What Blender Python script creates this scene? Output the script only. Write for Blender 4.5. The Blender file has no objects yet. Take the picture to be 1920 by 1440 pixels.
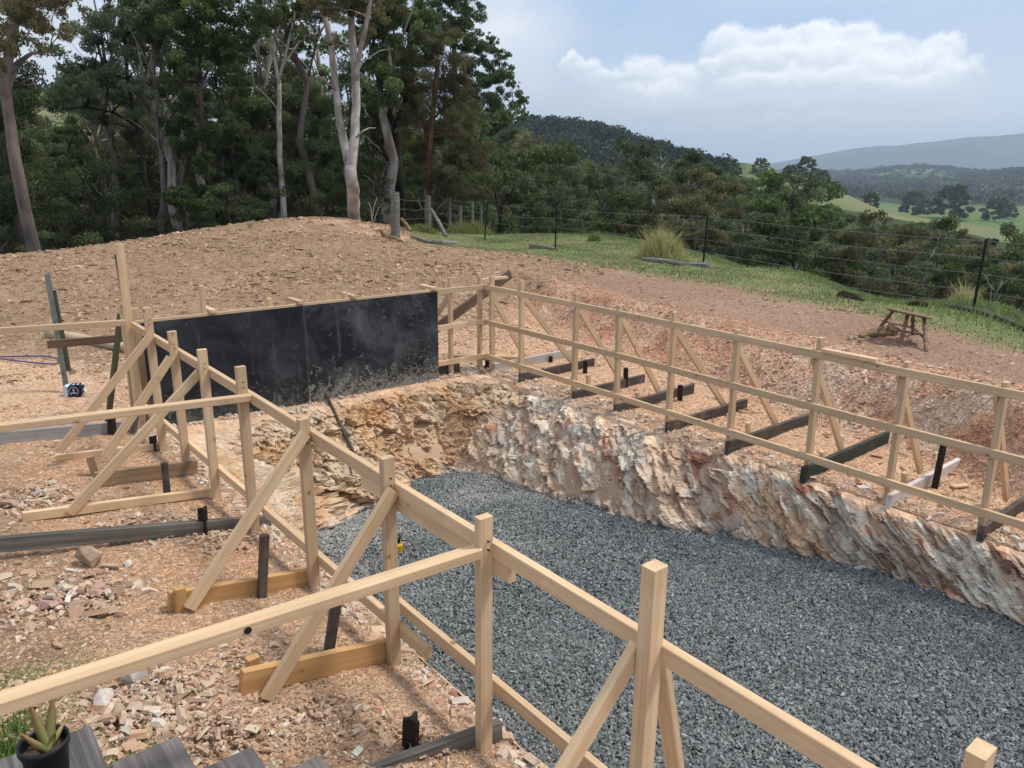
import bpy, math, random
import numpy as np
from mathutils import Vector, Matrix, Euler
random.seed(7); RNG=np.random.default_rng(11)
R=math.radians
col=bpy.data.collections.new("Scene_objects"); bpy.context.scene.collection.children.link(col)

# ------------------------------------------------------------------ camera solve (for measuring where things stand)
FPX=1443.; PITCH=math.atan(405/FPX); ROLL=R(0.59); YAW=R(-39); HC=2.8
def _cam():
    fwd=np.array([0,math.cos(PITCH),-math.sin(PITCH)]); right=np.array([1.,0,0]); up=np.cross(right,fwd)
    r1=right*math.cos(ROLL)+up*math.sin(ROLL); u1=np.cross(r1,fwd)
    c,s=math.cos(YAW),math.sin(YAW); Z=np.array([[c,-s,0],[s,c,0],[0,0,1]])
    return np.stack([Z@r1,Z@u1,-(Z@fwd)],1)
CR=_cam()
def ray(px,py): return CR@np.array([(px-960)/FPX,-(py-720)/FPX,-1.])
def at(px,py,z=0.):                      # photo pixel -> point on the level z
    d=ray(px,py); t=(z-HC)/d[2]; return np.array([d[0]*t,d[1]*t,z])
def onX(px,py,X): d=ray(px,py); t=X/d[0]; return np.array([X,t*d[1],HC+t*d[2]])
def onY(px,py,Y): d=ray(px,py); t=Y/d[1]; return np.array([t*d[0],Y,HC+t*d[2]])
def away(px,py,dist):                    # photo pixel -> point at a horizontal distance
    d=ray(px,py); t=dist/math.hypot(d[0],d[1]); return np.array([d[0]*t,d[1]*t,HC+t*d[2]])
def azi(px): d=ray(px,311+(960-px)*.0103); n=math.hypot(d[0],d[1]); return np.array([d[0]/n,d[1]/n])
def pxof(x,y):                           # horizontal bearing as a photo column (for terrain profiles)
    b=np.arctan2(x,y)-math.radians(39); return 960+1443/math.cos(PITCH)*np.tan(np.clip(b,-1.2,1.2))

# ------------------------------------------------------------------ numpy noise
def _h(ix,iy,iz,s):
    n=(ix.astype(np.int64)*374761393+iy.astype(np.int64)*668265263+iz.astype(np.int64)*2147483647+s*1274126177)&0xffffffff
    n=((n^(n>>13))*1274126177)&0xffffffff; n=(n^(n>>16))&0xffffffff
    return n.astype(np.float64)/4294967295.
def vn(x,y,z=None,s=0):
    if z is None: z=np.zeros_like(x)
    ix,iy,iz=np.floor(x),np.floor(y),np.floor(z); fx,fy,fz=x-ix,y-iy,z-iz
    fx=fx*fx*(3-2*fx); fy=fy*fy*(3-2*fy); fz=fz*fz*(3-2*fz)
    ix,iy,iz=ix.astype(np.int64),iy.astype(np.int64),iz.astype(np.int64)
    r=0
    for dx in(0,1):
        for dy in(0,1):
            for dz in(0,1):
                w=(fx if dx else 1-fx)*(fy if dy else 1-fy)*(fz if dz else 1-fz)
                r=r+w*_h(ix+dx,iy+dy,iz+dz,s)
    return r*2-1
def fbm(x,y,z=None,o=4,s=0,g=.5):
    a=1.;t=0;r=0
    for k in range(o):
        r=r+a*vn(x*2**k+k*17.3,y*2**k+k*5.1,None if z is None else z*2**k,s+k); t+=a; a*=g
    return r/t
def ss(a,b,x): t=np.clip((x-a)/(b-a),0,1); return t*t*(3-2*t)
ip=lambda x,pts:np.interp(x,[p[0] for p in pts],[p[1] for p in pts])

# ------------------------------------------------------------------ terrain
TP=np.array([(10.2,3,.6),(10.3,8,.6),(11,13,.62),(8,13.5,.55),(5,13.3,.42),(2,13,.2),(0,13,.15),(-3,13,.3),(15,5,.52),(15,12,.55),(15,17,.56),(15,22,.55),
 (12.3,21,.66),(10,17,.85),(7,17,.85),(4.5,17,.72),(2,17,.68),(1.8,19.5,.88),(3.3,19.7,.9),(6.3,22.1,1.02),(8.8,22,1.24),(11.3,22.4,1.2),(13.6,24,.85),
 (18,14,.48),(20,20,.48),(16.3,9.5,.5),(14.2,6,.52),(13.3,4,.45),(22,15,-.5),(20,8,-1.8),(17,3,-2),(15.5,0,-1.8),(15.7,6,.0),(14.9,3.4,-.05),(18.2,10,-.3),(24,25,-1.2),(18,28,-.7),(13,28,.0),(9.5,26,.5),(6,26,.0),(1,23.5,.1),(-3,20,.6),
 (40,20,-7),(30,5,-7),(25,-5,-6),(24,40,-6),(5,40,-4.5),(-10,35,-4),(-10,10,.5),(-6,0,.5),(12,-2,.4),(30,30,-4.5),(45,45,-12),(20,55,-10),(55,10,-13),(-20,50,-8),(60,-10,-12),(-25,20,-1),(-20,-20,0),(30,-25,-6)],float)
def _k(d): return np.where(d>1e-9,d*d*np.log(np.maximum(d,1e-9)),0)
_n=len(TP); _K=_k(np.hypot(TP[:,None,0]-TP[None,:,0],TP[:,None,1]-TP[None,:,1]))+np.eye(_n)*.05
_P=np.c_[np.ones(_n),TP[:,:2]]; _A=np.block([[_K,_P],[_P.T,np.zeros((3,3))]]); _W=np.linalg.solve(_A,np.r_[TP[:,2],0,0,0])
def tps(x,y):
    r=_W[_n]+_W[_n+1]*x+_W[_n+2]*y
    for i in range(_n): r=r+_W[i]*_k(np.hypot(x-TP[i,0],y-TP[i,1]))
    return r
HILLS=[(1600,130,18,90),(1850,115,19,85),(1300,140,25,90),(1050,150,26,100),(960,0.1,27,120),(985,540,55,165),(1190,390,33,95),(1362,430,38,78),(70,420,66,140),(330,290,48,140),(1090,300,22,90),(1270,300,20,80),(640,420,40,160)]
RANGE=[(-600,210),(300,240),(900,120),(1280,20),(1370,48),(1440,75),(1520,130),(1600,178),(1700,205),(1800,232),(1920,262),(2400,300)]
def far(x,y):
    r=np.hypot(x,y); p=pxof(x,y); z=-32+0*x; acc=0*x
    for px,d,A,s in HILLS:
        c=azi(px)*d; acc=acc+(A*np.exp(-((x-c[0])**2+(y-c[1])**2)/s**2))**4
    z=z+acc**.25
    z=z+fbm(x/60,y/60,o=3,s=5)*np.clip((r-60)/200,0,1)*4
    z=z+1.22*ip(p,RANGE)*ss(5200,7000,r)*(1+.13*fbm(x/700,y/700,o=4,s=9))
    z=z+38*ss(1500,2600,r)*(1-ss(2900,3800,r))*np.exp(-((p-1720)/150.)**2)*(1+.3*fbm(x/250,y/250,o=2,s=3))
    z=z+22*ss(2000,3200,r)*(1-ss(3600,4400,r))*np.exp(-((p-1480)/110.)**2)
    z=z+34*ss(1200,1900,r)*(1-ss(2200,2800,r))*np.exp(-((p-1960)/120.)**2)
    return z
FOOT=[(0,7.0),(2.1,7.5),(3.3,7.95),(4.7,8.2),(6.6,8.6),(9,8.95),(11,9.3)]
TOP=[(0,8.0),(2.5,8.5),(3.4,8.9),(4.8,9.5),(6,9.65),(7.6,9.8),(9.8,10.2),(12.5,10.7)]
def floorz(y): return -.5-.075*(y-1.5)
def pit(x,y):
    """returns (depth fraction 0..1 into the pit, 1 on its floor)"""
    w=.10*fbm(x*1.3,y*1.3,o=3,s=21)
    xl0=1.99+w*.5; xl1=ip(y,[(0,2.12),(4.4,2.15),(5,2.2),(6.2,2.6),(7.4,3.2),(8.6,3.6)])+w
    xr0=6.45+w*.5; xr1=ip(y,[(0,6.38),(2.5,6.36),(3.1,6.25),(3.9,6.1),(4.75,5.72),(5.9,5.45),(6.6,5.55),(7.5,5.35),(8.6,5.2)])+w*1.4
    xr1=np.minimum(xr1,xr0-.12)
    yb0=8.56+w*.5; yb1=ip(x,[(2,7.4),(3.2,7.4),(3.85,7.15),(4.6,7.65),(5.3,7.5),(6,7.2)])+w*1.5
    a=np.clip((x-xl0)/(xl1-xl0),0,1); b=np.clip((xr0-x)/(xr0-xr1),0,1); c=np.clip((yb0-y)/(yb0-yb1),0,1)
    t=np.minimum(np.minimum(a,b),c)
    t=np.where(y<-1.2,0,t)
    return t
def base(x,y):
    """ground before digging"""
    r=np.hypot(x,y)
    up=tps(x,y); w=ss(40,75,r); up=up*(1-w)+far(x,y)*w
    n=fbm(x*.5,y*.5,o=3,s=31)
    lo=ip(y,[(2,.12),(5,.11),(6.5,.08),(8.5,.03),(9.5,0)])*ss(4,2.1,x)+ip(y,[(2,.19),(5,.17),(6.5,.11),(8.5,.07),(12,.02)])*np.clip(2.0-x,0,9); lo=np.minimum(lo,.55)+.012*n
    f=ip(y,FOOT); t=ip(y,TOP)
    sx=(x-f+.18*n)/(t-f); sy=(y-10.4+.3*n)/3.2
    s=np.clip(np.maximum(sx,sy),0,1); s=s*s*(3-2*s)
    m=np.clip(sx,0,1)*(1-np.clip((y-11)/1.5,0,1)); lump=m*(1-m)*4
    return lo*(1-s)+up*s+lump*(.13*fbm(x*1.6,y*1.6,o=3,s=41)+.07*np.abs(fbm(x*5,y*5,o=4,s=42)))
def near_w(x,y): return 1-ss(26,40,np.hypot(x,y))
def ground_z(x,y,rough=True):
    x=np.asarray(x,float); y=np.asarray(y,float)
    z=base(x,y); t=pit(x,y)
    prof=t**1.15
    z=z*(1-prof)+floorz(y)*prof
    if rough:
        nw=near_w(x,y); wall=(4*t*(1-t))*(y<8.7)
        dirt=(1-grassy(x,y))*nw
        z=z+dirt*(1-np.clip(t*8,0,1))*(.022*fbm(x*2.5,y*2.5,o=4,s=51)+.010*np.abs(fbm(x*9,y*9,o=3,s=52)))
        mo=ss(11,13.5,y)*(x<13)
        z=z+mo*nw*.05*np.abs(fbm(x*1.8,y*2.2,o=4,s=53))
        z=z+grassy(x,y)*nw*.04*fbm(x*1.2,y*1.2,o=3,s=54)
        z=z+wall*.09*fbm(x*2.2,y*2.2+z*2,z*3,o=4,s=55)+wall*.05*np.abs(fbm(x*7,y*7,z*6,o=3,s=56))
        z=z+np.clip((t-.93)/.07,0,1)*(.035*fbm(x*1.1,y*1.1,o=2,s=57)+.012*fbm(x*4,y*4,o=2,s=58))
    return z
def gz(x,y): return float(ground_z(np.array([x]),np.array([y]))[0])
def atg(px,py,off=0.,t0=1.5,t1=40):
    d=ray(px,py); ts=np.linspace(t0,t1,1600)/np.linalg.norm(d); P=np.array([0,0,HC])[None]+d[None]*ts[:,None]; z=ground_z(P[:,0],P[:,1],False); k=np.argmax(P[:,2]<z+off); return P[k]
GEDGE=[(-3,11.5),(4.2,11.6),(6.5,12.0),(9,12.5),(13,13.0),(16.5,13.3),(19,13.0),(20.5,12.7),(22,13.2),(26,14.5)]
def grassy(x,y):
    e=ip(y,GEDGE)+.45*fbm(x*.8,y*.8,o=3,s=61)
    return ss(-.5,.6,x-e)

# ------------------------------------------------------------------ mesh helpers
def np_mesh(name,V,F,smooth=False,colors=None,mi=None):
    V=np.asarray(V,np.float32); F=np.asarray(F,np.int32); k=F.shape[1]
    me=bpy.data.meshes.new(name); me.vertices.add(len(V)); me.vertices.foreach_set('co',V.ravel())
    me.loops.add(F.size); me.loops.foreach_set('vertex_index',F.ravel())
    me.polygons.add(len(F)); me.polygons.foreach_set('loop_start',np.arange(0,F.size,k,dtype=np.int32))
    me.polygons.foreach_set('use_smooth',np.full(len(F),bool(smooth)))
    if mi is not None: me.polygons.foreach_set('material_index',np.asarray(mi,np.int32))
    me.update(calc_edges=True)
    if colors is not None:
        a=me.color_attributes.new('Col','FLOAT_COLOR','POINT'); c=np.ones((len(V),4),np.float32); c[:,:3]=colors
        a.data.foreach_set('color',c.ravel())
    return me
def link(o,parent=None):
    col.objects.link(o)
    if parent is not None:
        o.parent=parent; o.matrix_parent_inverse=Matrix.Translation(parent.location).inverted()
    return o
def tag(o,label=None,cat=None,group=None,kind=None):
    if label: o['label']=label
    if cat: o['category']=cat
    if group: o['group']=group
    if kind: o['kind']=kind
    return o
def empty(name,loc,label,cat,group=None):
    o=bpy.data.objects.new(name,None); o.location=loc; o.empty_display_size=.2; col.objects.link(o)
    return tag(o,label,cat,group)
def V3(p): return Vector((float(p[0]),float(p[1]),float(p[2])))
def beam_mesh(L,w,h,c=.003,warp=0.):
    """timber of length L on local X, w on local Y, h on local Z, arrises eased"""
    c=min(c,w*.3,h*.3); a,b=w/2,h/2
    ring=[(a-c,b),(a,b-c),(a,-b+c),(a-c,-b),(-a+c,-b),(-a,-b+c),(-a,b-c),(-a+c,b)]
    n=6 if L>.8 else 2
    V=[];F=[]
    for i in range(n+1):
        t=i/n; off=warp*math.sin(t*math.pi)
        e=1.
        for (y,z) in ring: V.append((t*L,y*e+off,z*e+off*.4))
    for i in range(n):
        for k in range(8):
            k2=(k+1)%8; F.append((i*8+k,(i+1)*8+k,(i+1)*8+k2,i*8+k2))
    me=bpy.data.meshes.new('beam'); N=len(V)
    me.from_pydata(V,[],F+[tuple(range(8)),tuple(range(N-1,N-9,-1))]); me.update()
    return me
def beam(name,p0,p1,w,h,mat,parent=None,up=(0,0,1),warp=0.,c=.003):
    p0,p1=V3(p0),V3(p1); x=(p1-p0); L=x.length; x.normalize(); u=Vector(up)
    y=u.cross(x)
    if y.length<1e-3: y=Vector((0,1,0)).cross(x)
    y.normalize(); z=x.cross(y)
    o=bpy.data.objects.new(name,beam_mesh(L,w,h,c,warp)); o.data.materials.append(mat)
    M=Matrix((x,y,z)).transposed().to_4x4(); M.translation=p0
    link(o,parent); o.matrix_basis=M
    return o
def tube_geo(pts,rad,n=8,jit=0.):
    """swept tube; rad number or list"""
    P=[V3(p) for p in pts]; m=len(P); rr=rad if hasattr(rad,'__len__') else [rad]*m
    V=[];F=[]; prev=None
    for i in range(m):
        t=(P[min(i+1,m-1)]-P[max(i-1,0)]).normalized()
        ref=prev if prev is not None else (Vector((0,0,1)) if abs(t.z)<.9 else Vector((1,0,0)))
        b=t.cross(ref).normalized(); nrm=b.cross(t).normalized(); prev=nrm
        for k in range(n):
            a=2*math.pi*k/n; q=1+random.uniform(-jit,jit)
            V.append(P[i]+(nrm*math.cos(a)+b*math.sin(a))*rr[i]*q)
    for i in range(m-1):
        for k in range(n):
            k2=(k+1)%n; F.append((i*n+k,i*n+k2,(i+1)*n+k2,(i+1)*n+k))
    c0=len(V); V+= [P[0],P[-1]]
    for k in range(n):
        k2=(k+1)%n; F.append((c0,k2,k)); F.append((c0+1,(m-1)*n+k,(m-1)*n+k2))
    return [tuple(v) for v in V],F
class MB:
    def __init__(s): s.V=[];s.F=[]
    def add(s,g):
        k=len(s.V); s.V+=g[0]; s.F+=[tuple(i+k for i in f) for f in g[1]]; return s
    def tube(s,pts,rad,n=8,jit=0.): return s.add(tube_geo(pts,rad,n,jit))
    def box(s,a,b):
        x0,y0,z0=a;x1,y1,z1=b
        return s.add(([(x0,y0,z0),(x1,y0,z0),(x1,y1,z0),(x0,y1,z0),(x0,y0,z1),(x1,y0,z1),(x1,y1,z1),(x0,y1,z1)],
          [(0,3,2,1),(4,5,6,7),(0,1,5,4),(1,2,6,5),(2,3,7,6),(3,0,4,7)]))
    def obj(s,name,mat,parent=None,smooth=False,loc=None):
        me=bpy.data.meshes.new(name); V=s.V
        if loc is not None: V=[(v[0]-loc[0],v[1]-loc[1],v[2]-loc[2]) for v in V]
        me.from_pydata(V,[],s.F); me.materials.append(mat); me.update()
        if smooth: me.polygons.foreach_set('use_smooth',[True]*len(me.polygons))
        o=bpy.data.objects.new(name,me)
        if loc is not None: o.location=loc
        return link(o,parent)

# ------------------------------------------------------------------ materials
def new_mat(name):
    m=bpy.data.materials.new(name); m.use_nodes=True; nt=m.node_tree; nt.nodes.clear(); return m,nt
class NT:
    def __init__(s,nt): s.nt=nt
    def n(s,t,**kw):
        nd=s.nt.nodes.new(t)
        for k,v in kw.items(): setattr(nd,k,v)
        return nd
    def l(s,a,b): s.nt.links.new(a,b)
    def val(s,inp,v):
        if hasattr(v,'bl_idname') or isinstance(v,bpy.types.NodeSocket): s.l(v,inp)
        else: inp.default_value=v
    def math(s,op,a,b=None,c=None,clamp=False):
        nd=s.n('ShaderNodeMath',operation=op); nd.use_clamp=clamp; s.val(nd.inputs[0],a)
        if b is not None: s.val(nd.inputs[1],b)
        if c is not None: s.val(nd.inputs[2],c)
        return nd.outputs[0]
    def mix(s,f,a,b,mode='MIX'):
        nd=s.n('ShaderNodeMix',data_type='RGBA',blend_type=mode); s.val(nd.inputs[0],f)
        for i,v in((6,a),(7,b)):
            if isinstance(v,bpy.types.NodeSocket): s.l(v,nd.inputs[i])
            else: nd.inputs[i].default_value=(v[0],v[1],v[2],1)
        return nd.outputs[2]
    def noise(s,vec,scale,detail=4,rough=.55,dist=0.):
        nd=s.n('ShaderNodeTexNoise'); nd.inputs['Scale'].default_value=scale; nd.inputs['Detail'].default_value=detail
        nd.inputs['Roughness'].default_value=rough; nd.inputs['Distortion'].default_value=dist
        if vec is not None: s.l(vec,nd.inputs['Vector'])
        return nd.outputs['Fac']
    def ramp(s,f,stops):
        nd=s.n('ShaderNodeValToRGB'); cr=nd.color_ramp
        while len(cr.elements)<len(stops): cr.elements.new(.5)
        for e,(p,c) in zip(cr.elements,stops): e.position=p; e.color=(c[0],c[1],c[2],1) if hasattr(c,'__len__') else (c,c,c,1)
        s.l(f,nd.inputs[0]); return nd.outputs[0]
    def mapping(s,vec,scale=(1,1,1),rot=(0,0,0),loc=None):
        nd=s.n('ShaderNodeMapping'); nd.inputs['Scale'].default_value=scale; nd.inputs['Rotation'].default_value=rot
        if loc is not None: s.val(nd.inputs['Location'],loc)
        s.l(vec,nd.inputs['Vector']); return nd.outputs[0]
    def obj_vec(s,rand=True):
        tc=s.n('ShaderNodeTexCoord'); v=tc.outputs['Object']
        if rand:
            oi=s.n('ShaderNodeObjectInfo'); k=s.n('ShaderNodeVectorMath',operation='ADD'); m=s.math('MULTIPLY',oi.outputs['Random'],37.)
            cb=s.n('ShaderNodeCombineXYZ'); s.l(m,cb.inputs[0]); s.l(m,cb.inputs[1]); s.l(m,cb.inputs[2])
            s.l(v,k.inputs[0]); s.l(cb.outputs[0],k.inputs[1]); v=k.outputs[0]; s.rand=oi.outputs['Random']
        return v
    def bsdf(s,color,rough=.8,bump=None,bs=.3,bd=.01,metal=0.,spec=.3):
        b=s.n('ShaderNodeBsdfPrincipled'); o=s.n('ShaderNodeOutputMaterial')
        if isinstance(color,bpy.types.NodeSocket): s.l(color,b.inputs['Base Color'])
        else: b.inputs['Base Color'].default_value=(*color,1)
        s.val(b.inputs['Roughness'],rough); b.inputs['Metallic'].default_value=metal; b.inputs['Specular IOR Level'].default_value=spec
        if bump is not None:
            bp=s.n('ShaderNodeBump'); bp.inputs['Strength'].default_value=bs; bp.inputs['Distance'].default_value=bd
            s.l(bump,bp.inputs['Height']); s.l(bp.outputs[0],b.inputs['Normal'])
        s.l(b.outputs[0],o.inputs[0]); return b
def wood(name,c1,c2,knots=True,grain=1.,rough=.75,dirt=0.,bs=.15):
    m,nt=new_mat(name); s=NT(nt); v=s.obj_vec()
    g=s.noise(s.mapping(v,(1.2,28*grain,28*grain)),1.0,5,.6,.6)
    g2=s.noise(s.mapping(v,(.5,90*grain,90*grain)),1.0,3,.6)
    gg=s.math('ADD',s.math('MULTIPLY',g,.65),s.math('MULTIPLY',g2,.35))
    c=s.ramp(gg,[(.30,tuple(x*.86 for x in c2)),(.46,c2),(.64,c1)])
    tone=s.math('MULTIPLY_ADD',s.rand,.30,.82); hu=s.math('FRACT',s.math('MULTIPLY',s.rand,91.7)); c=s.mix(s.math('MULTIPLY',hu,.35),c,tuple((c1[0]*1.0,c1[1]*.86,c1[2]*.78)))
    c=s.mix(1.,c,s.n_tone(tone),'MULTIPLY')
    big=s.noise(v,1.7,3); c=s.mix(s.math('MULTIPLY',s.ramp(big,[(.45,0.),(.7,1.)]),.25),c,tuple(x*.72 for x in c2))
    if knots:
        vo=s.n('ShaderNodeTexVoronoi'); vo.inputs['Scale'].default_value=5.5; s.l(s.mapping(v,(.8,1,1)),vo.inputs['Vector'])
        k=s.ramp(vo.outputs['Distance'],[(.045,1.),(.075,0.)]); c=s.mix(s.math('MULTIPLY',k,.85),c,(.10,.05,.025))
        k2=s.ramp(vo.outputs['Distance'],[(.07,1.),(.16,0.)]); c=s.mix(s.math('MULTIPLY',k2,.35),c,(.36,.20,.10))
    if dirt>0:
        d=s.noise(v,6,5); c=s.mix(s.math('MULTIPLY',s.ramp(d,[(.5,0.),(.7,1.)]),dirt),c,(.33,.22,.15))
    s.bsdf(c,rough,gg,bs,.004); return m
def _tone(s,t):
    cb=s.n('ShaderNodeCombineColor'); s.l(t,cb.inputs[0]); s.l(t,cb.inputs[1]); s.l(t,cb.inputs[2]); return cb.outputs[0]
NT.n_tone=_tone
def plain(name,color,rough=.6,metal=0.,var=.25,scale=12,bs=.2,c2=None,spec=.3,bd=.004):
    m,nt=new_mat(name); s=NT(nt); v=s.obj_vec(); n=s.noise(v,scale,6,.65)
    c2=c2 or tuple(x*(1-var) for x in color)
    c=s.ramp(n,[(.35,c2),(.65,color)]); s.bsdf(c,rough,n,bs,bd,metal,spec); return m
def vcol(name,rough=.9,fine=60,amp=.5,bs=.5,bd=.01,spec=.2,fine2=None,peb=0):
    """takes its colour from the mesh's Col attribute with a finer mottling on top"""
    m,nt=new_mat(name); s=NT(nt); a=s.n('ShaderNodeAttribute',attribute_name='Col'); tc=s.n('ShaderNodeTexCoord'); v=tc.outputs['Object']
    n=s.noise(v,fine,5,.7); n2=s.noise(v,(fine2 or fine/6),4,.6)
    k=s.math('MULTIPLY_ADD',n,amp*2,1-amp); k2=s.math('MULTIPLY_ADD',n2,amp*1.2,1-amp*.6)
    c=s.mix(1.,s.mix(1.,a.outputs['Color'],s.n_tone(k),'MULTIPLY'),s.n_tone(k2),'MULTIPLY')
    h=s.math('ADD',n,n2)
    if peb:
        for sc_,am in((peb,.5),(peb*.38,.35)):
            vo=s.n('ShaderNodeTexVoronoi'); vo.inputs['Scale'].default_value=sc_; s.l(v,vo.inputs['Vector']); sp=s.n('ShaderNodeSeparateColor'); s.l(vo.outputs['Color'],sp.inputs[0])
            e=s.ramp(vo.outputs['Distance'],[(.25,1.),(.62,.74)]); kk=s.math('MULTIPLY',s.math('MULTIPLY_ADD',sp.outputs[0],am*1.35,1.06-am*.55),e); c=s.mix(1.,c,s.n_tone(kk),'MULTIPLY'); h=s.math('SUBTRACT',h,s.math('MULTIPLY',vo.outputs['Distance'],1.2))
    s.bsdf(c,rough,h,bs,bd,0,spec); return m
def leafmat(name,c1,c2,trans=.42,sat=.06):
    m,nt=new_mat(name); s=NT(nt); a=s.n('ShaderNodeAttribute',attribute_name='Col'); v=s.obj_vec()
    n=s.noise(v,.55,3); c=s.ramp(n,[(.35,tuple(np.array(c2)*(1.08,1.08,.90))),(.65,tuple(np.array(c1)*(1.08,1.08,.90)))])
    c=s.mix(1.,c,a.outputs['Color'],'MULTIPLY')
    t=s.math('MULTIPLY_ADD',s.rand,.5,.75); c=s.mix(1.,c,s.n_tone(t),'MULTIPLY')
    d=s.n('ShaderNodeBsdfDiffuse'); tr=s.n('ShaderNodeBsdfTranslucent'); mx=s.n('ShaderNodeMixShader'); o=s.n('ShaderNodeOutputMaterial')
    s.l(c,d.inputs[0]); s.l(c,tr.inputs[0]); mx.inputs[0].default_value=trans; s.l(d.outputs[0],mx.inputs[1]); s.l(tr.outputs[0],mx.inputs[2]); s.l(mx.outputs[0],o.inputs[0]); return m
M={}
M['pine']=wood('pine_timber',(.71,.52,.325),(.57,.40,.235),dirt=.20)
M['pine_new']=wood('sawn_yellow_pine',(.60,.37,.16),(.45,.25,.10))
M['pine_old']=wood('weathered_pine',(.42,.29,.17),(.25,.165,.10),dirt=.4)
M['brown']=wood('brown_hardwood',(.22,.14,.09),(.12,.075,.05),knots=False)
M['greywood']=wood('grey_hardwood',(.24,.215,.18),(.11,.10,.085),knots=False,grain=.8,bs=.5)
M['darkwood']=wood('dark_form_board',(.13,.11,.095),(.05,.042,.037),knots=False,dirt=.35,bs=.4)
M['sleeper']=wood('weathered_sleeper',(.22,.20,.19),(.075,.07,.068),knots=False,grain=.6,bs=.7)
M['green']=wood('green_painted_board',(.045,.062,.05),(.03,.042,.035),knots=False,dirt=.15)
M['mossy']=wood('mossy_timber',(.13,.13,.07),(.06,.055,.035),knots=False,bs=.5)
M['whitewood']=wood('white_painted_board',(.62,.58,.56),(.48,.44,.42),knots=False,dirt=.45)
M['greyboard']=wood('pale_grey_board',(.38,.37,.37),(.27,.26,.26),knots=False,dirt=.5)
M['fencepost']=wood('split_fence_post',(.30,.275,.24),(.13,.115,.10),knots=False,grain=.7,bs=.9)
M['stool']=wood('weathered_stool_wood',(.30,.19,.13),(.15,.09,.06),knots=False)
M['log']=plain('peeled_log',(.55,.42,.27),.8,var=.3,scale=6)
M['bark_log']=plain('rotting_log',(.30,.20,.10),.9,var=.6,scale=14,bs=.8,bd=.02)
M['steel']=plain('rusty_steel',(.06,.045,.04),.6,.5,var=.6,scale=25)
M['black']=plain('black_picket_paint',(.012,.012,.013),.5,0,var=.3)
M['wire']=plain('galvanised_wire',(.22,.22,.22),.5,.6)
M['galv']=plain('galvanised_post',(.22,.25,.23),.55,.3,var=.4,scale=9)
M['hose']=plain('black_hose',(.03,.03,.03),.6,c2=(.08,.065,.05),scale=8)
M['purple']=plain('purple_hose',(.11,.07,.22),.6)
M['yellow']=plain('yellow_plastic',(.60,.36,.02),.45,var=.2)
M['navy']=plain('navy_fabric',(.012,.02,.055),.8,var=.3,scale=40)
M['lightblue']=plain('pale_blue_fabric',(.55,.70,.78),.8,var=.15)
M['whitepaint']=plain('white_print',(.75,.75,.78),.7,var=.05)
M['pot']=plain('black_plastic_pot',(.010,.011,.013),.42,var=.3,spec=.4)
M['soil']=plain('potting_soil',(.10,.065,.04),.95,var=.6,scale=40,bs=1)

def ply(nm,k):
    m,nt=new_mat(nm); s=NT(nt); v=s.obj_vec()
    n=s.noise(v,2.2,7,.62,.6); c=s.ramp(n,[(.40,(.012,.014,.018)),(.60-.08*k,(.028+.008*k,.030+.009*k,.034+.009*k)),(.80-.07*k,(.085+.03*k,.088+.03*k,.092+.03*k))])
    sc=s.noise(s.mapping(v,(1.5,1,40),(0,.12,0)),2.5,5,.7,.4); c=s.mix(s.math('MULTIPLY',s.ramp(sc,[(.66,0.),(.74,1.)]),.55),c,(.24,.24,.23))
    tc=s.n('ShaderNodeTexCoord'); sp=s.n('ShaderNodeSeparateXYZ'); s.l(tc.outputs['Object'],sp.inputs[0])
    low=s.ramp(s.math('MULTIPLY',sp.outputs[2],1/1.2),[(.02,1.),(.42,0.)])
    d=s.noise(v,14,8,.75,1.2); dd=s.ramp(s.math('ADD',d,s.math('MULTIPLY',low,.13+.05*k)),[(.60,0.),(.68,1.)])
    c=s.mix(s.math('MULTIPLY',dd,.35+.4*k),c,(.30,.28,.225))
    w=s.noise(s.mapping(v,(9,1,.8)),1.4,4,.6); c=s.mix(s.math('MULTIPLY',s.ramp(w,[(.62,0.),(.72,1.)]),.22),c,(.20,.21,.22))
    s.bsdf(c,s.math('MULTIPLY_ADD',n,.35,.33),n,.08,.003,0,.25); return m
M['ply']=ply('film_faced_plywood',0); M['ply2']=ply('cement_smeared_plywood',1)
M['plyedge']=plain('plywood_edge',(.42,.30,.20),.8,var=.4,scale=30)
M['ring']=plain('cement_ring_stain',(.17,.17,.16),.8)

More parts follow.
